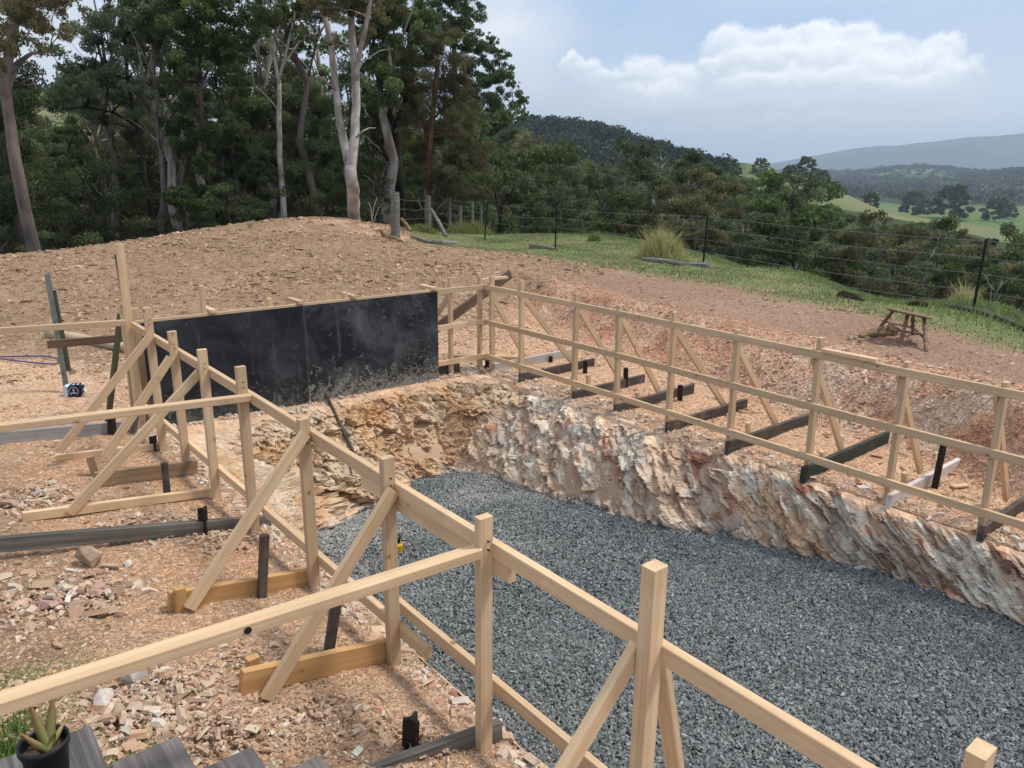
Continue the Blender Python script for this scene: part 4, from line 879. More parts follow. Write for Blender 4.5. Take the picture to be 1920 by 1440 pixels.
mb.add((V,[tuple(range(n-1,-1,-1))]+[(r*n+k,r*n+(k+1)%n,(r+1)*n+(k+1)%n,(r+1)*n+k) for r in range(len(pr)-1) for k in range(n)])); mb.obj('pot',M['pot'],root,True)
mb=MB(); V=[(pcx+.0705*math.cos(2*math.pi*k/n),pcy+.0705*math.sin(2*math.pi*k/n),ZS+.131) for k in range(n)]+[(pcx,pcy,ZS+.142)]
mb.add((V,[(k,(k+1)%n,n) for k in range(n)])); mb.obj('soil',M['soil'],root)
def aloe_mat():
    m,nt=new_mat('aloe_leaf'); s=NT(nt); tc=s.n('ShaderNodeTexCoord'); sp=s.n('ShaderNodeSeparateXYZ'); a=s.n('ShaderNodeAttribute',attribute_name='Col'); n=s.noise(tc.outputs['Object'],40,3)
    s.bsdf(s.mix(s.math('MULTIPLY',n,.3),a.outputs['Color'],(.30,.30,.12)),.5,None); return m
AM=aloe_mat()
def leaf(bx,by,tip,w,parent,bend=.02):
    b0=np.array([bx,by,ZS+.14]); tip=np.array(tip); d=tip-b0; L=np.linalg.norm(d); dn=d/L; vw=np.array([bx,by,-1.9]); vw/=np.linalg.norm(vw); side=np.cross(dn,vw); side/=np.linalg.norm(side)+1e-9; nn=np.cross(side,dn)
    V=[];F=[];C=[];m=14
    for i in range(m+1):
        t=i/m; c=b0+d*t+nn*bend*math.sin(t*math.pi); ww=w*(1-t)**.75*(.85+.35*math.sin(min(t*2.2,1)*math.pi*.5)); th=ww*.28
        for u,v in((-1,.25),(-.5,-.5),(0,-.9),(.5,-.5),(1,.25),(.5,.15),(0,-.05),(-.5,.15)):
            tooth=1+(.12 if (i%2 and abs(u)==1) else 0)
            V.append(c+side*u*ww*tooth*.5+nn*v*th)
            g=np.array((.17,.20,.06)); rr=np.array((.42,.17,.09)); C.append(g*(1-t**1.3)+rr*t**1.3)
    for i in range(m):
        for k in range(8): F.append((i*8+k,i*8+(k+1)%8,(i+1)*8+(k+1)%8,(i+1)*8+k))
    me=np_mesh('leaf',np.array(V),np.array(F),True,np.array(C)); me.materials.append(AM); o=bpy.data.objects.new('leaf',me); link(o,parent)
def tipat(px,py,dd): q=away(px,py,math.hypot(pcx,pcy)+dd); return q
leaf(pcx+.01,pcy,tipat(50,1311,.0),.034,root); leaf(pcx+.015,pcy+.01,tipat(100,1292,.03),.036,root,.01); leaf(pcx+.0,pcy-.015,tipat(37,1374,-.05),.028,root,-.01); leaf(pcx+.02,pcy+.005,tipat(124,1348,.06),.026,root,-.01)
leaf(pcx+.01,pcy-.01,tipat(103,1375,-.02),.022,root)

# ------------------------------------------------------------------ single big rocks
def rock(px,py,size,z,c,label,sy=.7,sz=.6,seed=0):
    p=atg(px,py); rng=np.random.default_rng(seed+int(px*3+py)); g=gz(p[0],p[1])
    import bmesh
    bm=bmesh.new(); pts=rng.normal(size=(16,3)); pts/=np.linalg.norm(pts,axis=1)[:,None]; pts*=rng.uniform(.8,1.05,(16,1))*np.array([1,sy,sz])*size/2
    for q in pts: bm.verts.new(q)
    r_=bmesh.ops.convex_hull(bm,input=bm.verts); 
    for v in [v for v in bm.verts if not v.link_faces]: bm.verts.remove(v)
    bmesh.ops.bevel(bm,geom=bm.edges[:],offset=size*.018,segments=1,affect='EDGES',clamp_overlap=True)
    me=bpy.data.meshes.new('rock'); bm.to_mesh(me); bm.free(); me.materials.append(c); o=bpy.data.objects.new('rock',me); o.location=(p[0],p[1],g+size*sz*.25); o.rotation_euler=(rng.uniform(-.2,.2),rng.uniform(-.2,.2),rng.uniform(0,3)); link(o); tag(o,label,'rock','large loose rocks on the left bank')
rt=plain('rock_tan',(.44,.33,.24),.9,var=.35,scale=18,bs=.7,c2=(.33,.22,.15)); rgy=plain('rock_grey',(.48,.43,.38),.9,var=.3,scale=20,bs=.7); rp=plain('rock_pink',(.50,.33,.28),.9,scale=16,bs=.7,c2=(.36,.20,.16)); rw=plain('rock_white',(.66,.62,.58),.9,scale=14,bs=.7,c2=(.45,.33,.27))
for a in((166,1058,.22,.15,rt,'largest upright tan rock below the long grey plank',.6,.95),(118,1108,.26,.15,rgy,'pale grey elongated rock on top of the left stone heap',.42,.35),(186,1116,.14,.15,rp,'pinkish wedge rock right of the pale elongated rock',.8,.7),(92,1142,.14,.15,rp,'blocky pinkish rock at the lower left of the left stone heap',.8,.6),(240,1062,.12,.15,rw,'flat cream rock right of the upright tan rock',.5,.4),
  (222,1112,.10,.15,rgy,'flat grey rock right of the left stone heap',.7,.4),(145,1148,.15,.15,rt,'angular tan rock in the lower part of the left stone heap',.7,.6),(252,1276,.19,.15,rgy,'lump of old grey concrete on the lower stone heap',.75,.7),(196,1324,.15,.15,rw,'white and orange banded rock beside the sleepers',.7,.6),(222,1346,.13,.15,rt,'square brown rock below the white banded rock',.8,.6),(250,1322,.09,.15,rp,'pink stone with red streaks on the lower heap',.8,.7),(276,1320,.09,.15,rw,'pale pink chip in the middle of the lower heap',.8,.7),
  (321,1280,.09,.15,rt,'tan stone at the upper right of the lower heap',.8,.7),(386,1296,.08,.15,rgy,'whitish stone left of the nearest ground board',.7,.7),(110,1216,.09,.15,rt,'lone tan stone between the two stone heaps',.6,.5),(227,1160,.08,.15,rp,'small pink block between the two heaps',.6,.7),(75,932,.16,.25,rgy,'grey slab rock on the dirt at the left edge',.6,.4),(20,955,.14,.3,rt,'tan rock at the left edge above the long grey plank',.8,.6),(1075,585,.16,.3,rgy,'pale rock on the slope behind the right frame',.7,.6),(975,546,.15,.3,rw,'white rock on the slope behind the rear corner',.7,.6)): rock(*a)
for k in range(9):
    px=1590+k*13+random.uniform(-4,4); rock(px,634+k*2.2+random.uniform(-3,3) if k<5 else 640+k*5,random.uniform(.07,.13),.6,random.choice([rp,rt]),'pink stone in the row along the bank top beside the stool',.8,.7,k)

# ------------------------------------------------------------------ grass
def blades(name,x,y,h,w,cols,cw,lean=.35,label=None,cat=None,kind='stuff',zoff=0,seed=5):
    n=len(x); rng=np.random.default_rng(seed+n); z=ground_z(x,y)-.01+zoff; a=rng.uniform(0,6.28,n); hh=h*rng.uniform(.5,1.2,n); ww=w*rng.uniform(.7,1.3,n)
    dx,dy=np.cos(a)*ww/2,np.sin(a)*ww/2; b=rng.uniform(0,6.28,n); l=rng.uniform(0,lean,n)*hh; lx,ly=np.cos(b)*l,np.sin(b)*l
    V=np.stack([np.c_[x-dx,y-dy,z],np.c_[x+dx,y+dy,z],np.c_[x+dx*.7+lx*.35,y+dy*.7+ly*.35,z+hh*.6],np.c_[x-dx*.7+lx*.35,y-dy*.7+ly*.35,z+hh*.6],np.c_[x+lx,y+ly,z+hh]],1).reshape(-1,3)
    i=np.arange(n)[:,None]*5; F4=np.concatenate([i+np.array([[0,1,2,3]]),i+np.array([[3,2,4,4]])])
    F=np.concatenate([np.concatenate([i+np.array([[0,1,2]]),i+np.array([[0,2,3]])]),i+np.array([[3,2,4]])])
    me=np_mesh(name,V,F,False,np.repeat(pick(n,cols,cw,rng,.2),5,axis=0)); me.materials.append(M['grass']); o=bpy.data.objects.new(name,me); link(o); tag(o,label,cat,None,kind); return o
def gm():
    m,nt=new_mat('grass_blades'); s=NT(nt); a=s.n('ShaderNodeAttribute',attribute_name='Col'); d=s.n('ShaderNodeBsdfDiffuse'); t=s.n('ShaderNodeBsdfTranslucent'); x=s.n('ShaderNodeMixShader'); o=s.n('ShaderNodeOutputMaterial')
    s.l(a.outputs['Color'],d.inputs[0]); s.l(a.outputs['Color'],t.inputs[0]); x.inputs[0].default_value=.3; s.l(d.outputs[0],x.inputs[1]); s.l(t.outputs[0],x.inputs[2]); s.l(x.outputs[0],o.inputs[0]); return m
M['grass']=gm()
GR=[(.19,.235,.10),(.24,.285,.125),(.14,.18,.075),(.29,.30,.15),(.34,.30,.19)]
rng=np.random.default_rng(77)
n=150000; x=rng.uniform(11,24,n); y=rng.uniform(1,27,n); k=(rng.uniform(0,1,n)<grassy(x,y)*(.25+.75*ss(-.3,.2,fbm(x*.7,y*.7,o=3,s=111)))) ; blades('grass',x[k],y[k],.05,.016,GR,[5,4,4,1,.6],.5,'short green pasture grass along the wire fence','grass')
n=16000; t=rng.uniform(0,1,n); pxs=820+t*1130; 
RID=[(820,430),(1000,430),(1100,437),(1300,468),(1500,513),(1700,563),(1950,622)]
q=np.array([at(a,ip(a,RID)+3,.42)[:2] for a in pxs]); k=rng.normal(0,1,(n,2)); q=q+k*.55; blades('grass_fringe',q[:,0],q[:,1],.11,.018,[(.23,.30,.11),(.28,.34,.13),(.17,.22,.08)],[4,3,3],.4,'longer bright grass along the crest beyond the wire fence','grass')
def tussock(px,py,z,rad,h,n,cols,label,group=None):
    c=at(px,py,z); rng=np.random.default_rng(int(px)); a=rng.uniform(0,6.28,n); r_=rad*np.sqrt(rng.uniform(0,1,n)); x=c[0]+np.cos(a)*r_*rng.uniform(.6,1.15,n); y=c[1]+np.sin(a)*r_*rng.uniform(.6,1.15,n); h=h*1.15*(1.05-.75*(r_/rad)**2)*(.75+.5*np.abs(np.sin(a*3+px)))
    blades('grass_tussock',x,y,h,.014,cols,[3,3,2],.75,label,'grass tussock',kind=None)
DRY=[(.50,.43,.19),(.34,.36,.13),(.62,.55,.30)]
tussock(1240,486,.56,.62,.62,2600,DRY,'big yellow green grass tussock between two black pickets')
tussock(1806,572,.5,.28,.36,700,DRY,'yellowish tussock beside the nearest black picket')
tussock(1115,458,.5,.25,.25,500,[(.2,.24,.09),(.3,.28,.12),(.15,.18,.06)],'small green tuft on the grass between the two middle black pickets')
for px,py,r_,h_,lb in((868,432,.7,.42,'yellow green long grass at the foot of the third fence post'),(893,432,.7,.4,'yellow green long grass left of the farthest black picket'),(795,440,.6,.2,'bright green grass patch at the foot of the second fence post')):
    tussock(px,py,.55,r_,h_,1500,[(.25,.28,.09),(.34,.33,.13),(.17,.22,.06)],lb)
n=4200; x=rng.normal(-.08,.20,n); y=rng.normal(3.25,.26,n); k=(x<.24-(y-3.1)*.1)&(y>2.95); blades('grass_patch',x[k],y[k],.055,.007,[(.14,.23,.06),(.20,.30,.09),(.09,.15,.045)],[4,3,3],.8,'green grass patch at the bottom left beside the sleepers','grass')
n=3500; x=rng.uniform(-3,13,n); y=rng.uniform(11,25,n); 
EXPO=0.47
# ------------------------------------------------------------------ trees
def bark(name,c1,c2,streak=6,bs=.6):
    m,nt=new_mat(name); s=NT(nt); v=s.obj_vec()
    n=s.noise(s.mapping(v,(streak,streak,.7)),1.,6,.65,.5); n2=s.noise(v,1.3,4); c=s.ramp(n,[(.35,c2),(.62,c1)]); c=s.mix(s.math('MULTIPLY',s.ramp(n2,[(.5,0.),(.62,1.)]),.6),c,tuple(x*.6 for x in c2))
    s.bsdf(c,.9,n,bs,.03,0,.1); return m
M['b_pale']=bark('pale_gum_bark',(.50,.45,.40),(.24,.19,.155),3)
M['b_grey']=bark('grey_gum_bark',(.22,.175,.15),(.12,.09,.078),4)
M['b_dark']=bark('dark_iron_bark',(.055,.042,.036),(.02,.016,.014),7,1.)
M['b_red']=bark('red_stringy_bark',(.17,.085,.055),(.07,.04,.028),7,1.)
M['b_brown']=bark('brown_bark',(.10,.075,.058),(.045,.034,.028),6,1.)
M['l_green']=leafmat('green_gum_leaves',(.155,.20,.10),(.08,.115,.06))
M['l_bright']=leafmat('bright_green_leaves',(.15,.205,.10),(.08,.115,.055))
M['l_grey']=leafmat('grey_green_leaves',(.17,.205,.145),(.09,.115,.08))
M['l_olive']=leafmat('olive_brown_leaves',(.20,.185,.12),(.11,.105,.07))
M['l_dark']=leafmat('dark_green_leaves',(.145,.175,.105),(.072,.092,.056))
def leaves_geo(C,Rd,n,ll,lw,rng,flat=.7,droop=.5):
    """n leaves in ellipsoidal clumps at centres C (radius Rd)"""
    m=len(C); w=Rd**2.2; idx=rng.choice(m,n,p=w/w.sum()); d=rng.normal(size=(n,3)); d/=np.linalg.norm(d,axis=1)[:,None]; r=rng.uniform(.12,1,n)**.55
    p=C[idx]+d*(r*Rd[idx])[:,None]*np.array([1,1,flat])
    a=rng.normal(size=(n,3)); a[:,2]-=droop*1.4; a/=np.linalg.norm(a,axis=1)[:,None]; b=np.cross(a,rng.normal(size=(n,3))); b/=np.linalg.norm(b,axis=1)[:,None]
    L=ll*rng.uniform(.6,1.3,n)[:,None]; W=lw*rng.uniform(.7,1.3,n)[:,None]
    V=np.stack([p-a*L/2,p+b*W/2,p+a*L/2,p-b*W/2],1).reshape(-1,3)
    F=np.arange(4*n).reshape(n,4); tint=rng.uniform(.65,1.35,m)[idx]*rng.uniform(.7,1.3,n); col_=np.stack([tint*rng.uniform(.9,1.15,n),tint,tint*rng.uniform(.8,1.1,n)],-1)
    return V,F,np.repeat(col_,4,axis=0)
def bez(a,b,sag,rng,n=5):
    a,b=np.array(a,float),np.array(b,float); L=np.linalg.norm(b-a); k=rng.normal(size=3)*L*.09; k[2]+=sag*L
    return [a*(1-t)+b*t+k*4*t*(1-t)*.5+rng.normal(size=3)*L*.02*(0<t<1) for t in np.linspace(0,1,n+1)]
def px3(p,d,dd=0.): return away(p[0],p[1],d+dd)
def hero(name,label,dist,trunks,blobs,bk,lf,n,ll=.15,lw=.05,seed=0,base_drop=True,cat='tree',extra_bare=(),sub=6,droop=.5):
    """trunks: [(radius px at base, radius px at tip, [(px,py)...])]; blobs: [(px,py,r px)]"""
    rng=np.random.default_rng(seed+17); random.seed(seed); n=int(n*1.75); ll*=.86; lw*=.86
    T=[]
    for r0,r1,pts in trunks:
        P=[px3(p,dist,dz) for p,dz in zip(pts,np.cumsum(np.r_[0,rng.normal(0,.25,len(pts)-1)]))]; T.append((r0*dist/1560,r1*dist/1560,P))
    b0=T[0][2][0].copy(); g=min(gz(b0[0],b0[1]) if math.hypot(b0[0],b0[1])<60 else b0[2],b0[2]-.2)-.2
    T[0][2].insert(0,np.array([b0[0],b0[1],g]))
    root=empty(name,(b0[0],b0[1],g+.2),label,cat)
    mb=MB()
    for r0,r1,P in T:
        Q=[]
        for i in range(len(P)-1):
            for t in(0,.33,.66): Q.append(P[i]*(1-t)+P[i+1]*t+(rng.normal(size=3)*r0*.06 if t else 0))
        Q.append(P[-1]); m=len(Q); rad=[(r0*(1-i/(m-1))+r1*i/(m-1)) for i in range(m)]
        if P is T[0][2]: rad[0]*=1.25
        mb.tube(Q,rad,12,.05)
    C=[];Rr=[]; allp=[q for r0,r1,P in T for q in P[1:]]; br=MB()
    for px,py,r in blobs:
        c=px3((px,py),dist,rng.normal()*1.0+rng.uniform(-1.,1.)); rm=r*dist/1500
        # branch from the nearest lower trunk point
        cand=[q for q in allp if q[2]<c[2]-.1] or allp; q=min(cand,key=lambda q:np.linalg.norm(q-c)+.25*max(0,q[2]-c[2])); Bz=bez(q,c,.10,rng); th=max(.018,min(.085,.02*np.linalg.norm(q-c)))
        br.tube(Bz,[th*(1-.7*i/5) for i in range(6)],6)
        for s in range(sub+4):
            e=rng.normal(size=3); e/=np.linalg.norm(e); e=c+e*rm*rng.uniform(.45,1.45)*np.array([1,1,.8]); br.tube(bez(Bz[4] if s%2 else Bz[5],e,.05,rng,3),[th*.32,th*.25,th*.18,.006],4)
            C.append(e); Rr.append(rm*rng.uniform(.22,.55))
    for r0,r1,pts in extra_bare:
        P=[px3(p,dist,rng.normal()*.15) for p in pts]; m=len(P); br.tube(P,[(r0*(1-i/(m-1))+r1*i/(m-1))*dist/1560 for i in range(m)],6,.05)
    loc=tuple(root.location)
    tr=mb.obj('trunk',bk,root,True,loc=loc); tr.matrix_parent_inverse=Matrix.Translation(root.location).inverted()
    if br.F:
        o=br.obj('branches',bk,root,True,loc=loc)
    if n and C:
        V,F,cc=leaves_geo(np.array(C),np.array(Rr),n,ll,lw,rng,.75,droop); V=V-np.array(loc)
        me=np_mesh('crown',V,F,False,cc); me.materials.append(lf); o=bpy.data.objects.new('crown',me); o.location=loc; link(o,root)
    return root
hero('gum_tree','thick grey gum at the left edge leaning left, with bare forked twigs',24,[(11,6,[(66,476),(48,400),(30,310),(14,200),(8,140),(18,90),(28,40),(30,-30)]),(5,2,[(12,180),(30,120),(60,100),(95,95)]),(5,2,[(10,150),(-10,100),(-30,50)])],
 [(60,35,26),(100,25,26),(20,15,26),(118,62,14),(84,92,10),(135,12,22),(5,60,16),(72,72,10),(-30,40,40),(-10,100,20),(60,-30,50),(110,-40,50),(0,-50,60)],M['b_grey'],M['l_olive'],11000,.13,.04,1,extra_bare=[(2,.5,[(14,165),(35,158),(50,150),(60,140),(62,120)]),(2,.5,[(35,158),(55,160),(70,154)]),(2,.6,[(12,190),(5,160),(30,130),(60,128)])])
hero('gum_tree','brown trunked tree just behind the leaning gum at the left edge',29,[(7,4,[(50,476),(30,400),(10,300),(0,230),(-15,120),(-20,0)])],[(10,300,40),(-10,220,50),(-20,140,50),(30,260,30),(50,200,25),(0,380,40),(30,340,30)],M['b_brown'],M['l_dark'],9000,.16,.05,2)
hero('gum_tree','silvery leaved tree with a slim black trunk, left of the pale broken trunk',33,[(5.5,2.5,[(284,440),(280,380),(270,320),(262,255),(248,200),(240,150),(235,100),(232,30)]),(2.5,1,[(265,240),(210,210),(160,200),(120,205)])],
 [(160,110,34),(200,80,36),(245,60,30),(150,160,30),(122,172,20),(200,150,34),(240,110,30),(270,70,28),(230,30,30),(180,190,26),(240,185,26),(108,190,15),(290,120,22),(270,165,22),(210,20,28),(150,60,20),(180,215,20),(290,40,25),(130,120,18)],M['b_dark'],M['l_grey'],20000,.13,.045,3)
hero('gum_tree','thin pale broken trunk with a side branch reaching up left',32,[(4.2,3.2,[(340,436),(330,380),(322,320),(317,262)]),(1.8,.6,[(314,283),(285,255),(255,232),(228,215)]),(1.8,.5,[(322,357),(305,345),(290,338)])],[],M['b_pale'],None,0,seed=4)
hero('gum_tree','tall forked tree with bright green leaves above the pale broken trunk',31,[(6,4,[(400,424),(391,350),(383,280),(378,220),(374,160)]),(4,2,[(374,165),(358,100),(346,30),(340,-40)]),(4,2,[(374,160),(376,90),(385,20),(400,-40)]),(3,1,[(380,120),(400,95),(425,60)])],
 [(340,60,38),(400,55,30),(430,35,28),(365,20,36),(300,30,34),(340,120,30),(405,108,28),(350,225,30),(375,262,32),(335,200,26),(395,200,28),(320,165,26),(300,90,24),(425,80,18),(370,300,24),(310,60,22),(290,10,34),(350,-30,50),(420,-20,40)],M['b_brown'],M['l_bright'],24000,.15,.055,5)
hero('young_gum','leafy green sapling crown in front of the pale broken trunk',29,[(2.5,1.5,[(352,430),(350,395),(352,360)])],[(350,368,22),(382,385,20),(372,355,18),(330,375,16),(398,362,15),(356,400,14),(400,395,12)],M['b_brown'],M['l_bright'],5000,.12,.045,6,cat='sapling')
hero('gum_tree','tall slender pale gum with a straight trunk, left of the twin trunked gum',30,[(6.5,4,[(533,413),(529,350),(524,280),(523,210),(523,150)]),(3.5,1.5,[(523,155),(512,95),(500,40),(492,-30)]),(3,1.2,[(523,150),(538,90),(552,30),(560,-30)]),(2,1,[(526,130),(560,80),(590,50)])],
 [(470,60,26),(450,100,22),(500,30,26),(550,40,26),(592,68,22),(470,20,22),(450,148,22),(562,92,18),(520,5,30),(590,20,28),(455,75,20),(540,-30,40),(480,-30,40)],M['b_pale'],M['l_green'],13000,.14,.045,7)
hero('gum_tree','dark trunked spreading tree between the slender pale gum and the twin gum',36,[(8,4,[(572,410),(562,350),(560,290),(562,240),(565,190)]),(4,2,[(562,280),(520,230),(480,200)]),(5,3,[(590,412),(582,370),(570,330)])],
 [(450,190,40),(500,180,40),(560,195,40),(600,170,36),(480,245,40),(540,262,36),(595,235,36),(430,240,36),(500,300,30),(600,290,32),(450,150,26),(560,140,30),(540,330,26),(610,330,26)],M['b_dark'],M['l_dark'],22000,.16,.055,8)
hero('twin_gum','big pale twin trunked gum splitting into two limbs behind the mound crest',26.5,[(12.5,11,[(664,411),(663,380),(660,345),(656,315)]),(9.5,4.5,[(661,340),(656,318),(645,270),(634,210),(627,140),(620,80),(606,10),(600,-40)]),(10.5,5,[(661,345),(658,316),(664,270),(668,200),(666,130),(660,70),(656,10),(650,-40)]),(5,3,[(667,150),(676,90),(690,30),(700,-30)]),(2,.8,[(668,258),(680,246),(692,240),(704,240)])],
 [(600,25,24),(640,15,26),(692,30,24),(622,75,12),(680,75,14),(575,50,20),(720,0,30),(650,-30,50),(600,-40,50)],M['b_pale'],M['l_olive'],9000,.13,.04,9,extra_bare=[(1.6,.5,[(664,120),(690,110),(712,95),(730,92)]),(1.6,.5,[(630,170),(610,150),(590,140)])])
hero('iron_bark','black trunked tree with bright glossy leaves right of the twin gum',32,[(10.5,8,[(750,385),(748,330),(745,270),(741,235)]),(6,3,[(742,240),(720,190),(705,130),(700,70)]),(6,3,[(742,238),(760,190),(765,120),(768,40)]),(4.5,2,[(728,300),(712,270),(700,230)])],
 [(700,115,38),(728,165,36),(690,188,30),(758,128,36),(722,60,36),(700,228,26),(760,195,34),(690,75,28),(740,215,30),(775,80,28),(745,30,34),(790,40,28),(705,20,30),(730,-20,45)],M['b_dark'],M['l_bright'],24000,.14,.06,10)
hero('stringy_bark','reddish brown trunked tree with fine olive brown foliage beside the strainer post',30.5,[(7,4,[(805,376),(804,330),(806,280),(810,220),(817,160),(822,110)]),(2.5,1,[(808,230),(840,190),(870,170)]),(2.5,1,[(810,210),(785,170),(770,150)]),(2.2,1,[(806,260),(840,250),(875,262)])],
 [(820,105,38),(780,138,34),(862,128,34),(840,180,40),(790,200,34),(868,218,34),(828,248,38),(880,285,36),(790,288,30),(850,318,36),(812,335,26),(888,250,26),(830,75,26),(765,170,24),(900,180,20),(905,310,22),(770,245,26),(860,350,26)],M['b_red'],M['l_olive'],34000,.11,.03,11,sub=8)
hero('gum_tree','tall dark green tree whose crown reaches farthest right into the sky',52,[(7,4,[(880,405),(872,330),(862,260),(856,190),(852,120),(850,50)]),(3,1.2,[(858,190),(900,160),(940,150)]),(3,1.2,[(860,230),(910,215),(960,205)])],
 [(880,62,26),(860,30,30),(800,40,32),(840,75,30),(902,100,26),(930,112,22),(910,150,30),(945,142,16),(938,178,24),(968,190,15),(900,200,30),(945,222,14),(880,172,30),(880,5,22),(840,-12,34),(918,238,20),(770,22,30),(820,10,26),(985,190,7),(960,160,10),(890,85,18),(865,120,26),(925,75,12),(940,100,12)],M['b_brown'],M['l_green'],26000,.21,.075,12,sub=7)
hero('gum_tree','dark tree filling the gap under the right crown behind the post and wire fence',70,[(6,3,[(915,410),(905,360),(900,300),(900,250)])],[(900,280,34),(930,300,30),(880,330,34),(915,345,34),(950,330,24),(940,270,22),(890,380,28),(930,385,26),(960,365,20),(975,300,14),(960,250,14)],M['b_brown'],M['l_dark'],17000,.30,.10,13)
for k,(pts,lb) in enumerate((([(590,412),(583,360),(588,310),(598,260)],'slim grey trunk leaning right between the dark tree and the twin gum'),([(615,412),(612,350),(606,290)],'thin dark trunk just left of the twin gum'),([(702,412),(698,350),(700,290),(706,240)],'grey brown trunk just right of the twin gum'),([(120,462),(132,400),(118,330),(128,280)],'thin crooked trunk between the leaning gum and the black trunk'),
   ([(214,458),(206,420),(196,380),(212,340),(236,300)],'crooked pale understorey trunk left of the black trunk'),([(205,455),(182,415),(165,385),(150,360)],'thin pale dead stem bending left in the understorey'),([(485,414),(478,360),(470,300)],'thin dark trunk left of the slender pale gum'),([(795,400),(792,350),(786,300)],'slim dark trunk beside the reddish trunk'),([(432,420),(440,370),(430,310)],'dark thin trunk right of the tall forked tree'))):
    top=pts[-1]; hero('understorey_tree',lb,33+k%3*3,[(3.4 if k in(0,2) else 2.2,1.,pts)],[(top[0]+random.uniform(-20,20),top[1]+dy,22) for dy in(-10,15,-30,30)],M['b_grey'] if k in(0,2,4,5) else M['b_dark'],M['l_green'] if k%2 else M['l_dark'],4500,.14,.045,20+k)

# general trees: a few kinds, then copies
def kind_tree(name,H,crown_w,bk,lf,nl,ll,lw,seed,nb=13,low=.35,label='',cat='tree',group=''):
    rng=np.random.default_rng(seed); root=empty(name,(0,0,0),label,cat,group)
    top=np.array([rng.normal()*.5,rng.normal()*.5,H*.86]); T=bez((0,0,-1),top,.0,rng,7); mb=MB().tube(T,[H*.0165*(1-.75*i/7) for i in range(8)],8,.05)
    C=[];Rr=[]
    for i in range(nb):
        f=low+(1-low)*(i+.5)/nb; q=T[min(7,int(f*7))]; a=i*2.4+rng.uniform(-.4,.4); w=crown_w*math.sin(min(1,(1-f)/(1-low)*.75+.28)*math.pi*.62)*rng.uniform(.55,1.05)
        c=np.array([q[0]+math.cos(a)*w,q[1]+math.sin(a)*w,H*f+H*.06*rng.uniform(0,1)]); B=bez(q,c,.12,rng,4); mb.tube(B,[H*.004,H*.0035,H*.003,H*.002,.01],5)
        for s in range(5):
            e=rng.normal(size=3); e/=np.linalg.norm(e); e[2]=abs(e[2])*.6-.1; C.append(c+e*crown_w*.36*rng.uniform(.4,1.1)); Rr.append(crown_w*rng.uniform(.13,.27))
    mb.obj('trunk',bk,root,True)
    V,F,cc=leaves_geo(np.array(C),np.array(Rr),nl,ll,lw,rng,.6,.3); me=np_mesh('crown',V,F,False,cc); me.materials.append(lf); link(bpy.data.objects.new('crown',me),root)
    return root
def copy_tree(o,loc,rz,s,label=None,group=None):
    c=o.copy(); col.objects.link(c); c.location=loc; c.rotation_euler=(0,0,rz); c.scale=(s,s,s*random.uniform(.9,1.12))
    if label: c['label']=label
    if group: c['group']=group
    for ch in o.children: d=ch.copy(); col.objects.link(d); d.parent=c
    return c
GV='bush trees in the gully below the wire fence'; GB='bush trees in the forest behind the mound'
VL=['dark grey green gum in the gully bush below the wire fence','brownish olive gum in the gully bush below the wire fence','mid green gum in the gully bush below the wire fence','bright green rounded tree in the gully bush below the wire fence','tall dark narrow gum in the gully bush below the wire fence']
KV=[kind_tree('gully_gum',14,4.6,M['b_grey'],M['l_grey'],7500,.42,.17,1,label=VL[0],group=GV),kind_tree('gully_gum',13,4.4,M['b_grey'],M['l_olive'],7500,.40,.16,2,label=VL[1],group=GV),
    kind_tree('gully_gum',12,4.8,M['b_brown'],M['l_green'],8000,.42,.18,3,15,.25,VL[2],'tree',GV),kind_tree('gully_tree',9,4.2,M['b_brown'],M['l_bright'],6500,.40,.2,4,13,.15,VL[3],'tree',GV),kind_tree('gully_gum',17,4.0,M['b_pale'],M['l_dark'],7500,.42,.17,5,16,.4,VL[4],'tree',GV)]
BL2=['dark green forest tree in the bush behind the dirt mound','olive forest tree in the bush behind the dirt mound','pale trunked forest tree in the bush behind the dirt mound','low bushy understorey tree behind the dirt mound']
KB=[kind_tree('forest_gum',15,3.8,M['b_grey'],M['l_dark'],9000,.24,.09,11,18,.45,BL2[0],'tree',GB),kind_tree('forest_gum',13,3.6,M['b_brown'],M['l_olive'],9000,.22,.08,12,18,.35,BL2[1],'tree',GB),kind_tree('forest_gum',16,3.6,M['b_pale'],M['l_green'],9000,.24,.09,13,16,.5,BL2[2],'tree',GB),kind_tree('forest_shrub',5.5,2.6,M['b_brown'],M['l_dark'],6500,.18,.07,14,14,.02,BL2[3],'tree',GB)]
KS=[kind_tree('slender_gum',13,1.9,M['b_pale'],M['l_green'],3600,.17,.06,51,8,.62,'slim pale gum trunk standing in front of the dark forest behind the mound','tree','slim trunks along the forest edge behind the mound'),
    kind_tree('slender_gum',12,1.9,M['b_grey'],M['l_grey'],3600,.17,.06,52,8,.58,'slim grey gum trunk standing in front of the dark forest behind the mound','tree','slim trunks along the forest edge behind the mound')]
random.seed(5); placed=[]; used={}
def put(K,k,x,y,s,z=None):
    r=math.hypot(x,y)
    if z is None: z=float(ground_z(np.array([x]),np.array([y]),False)[0]) if r<75 else float(far(np.array([x]),np.array([y]))[0])
    kk=(id(K),k)
    if kk not in used: used[kk]=1; o=K[k]; o.location=(x,y,z); o.rotation_euler=(0,0,random.uniform(0,6.28)); o.scale=(s,s,s)
    else: copy_tree(K[k],(x,y,z),random.uniform(0,6.28),s)
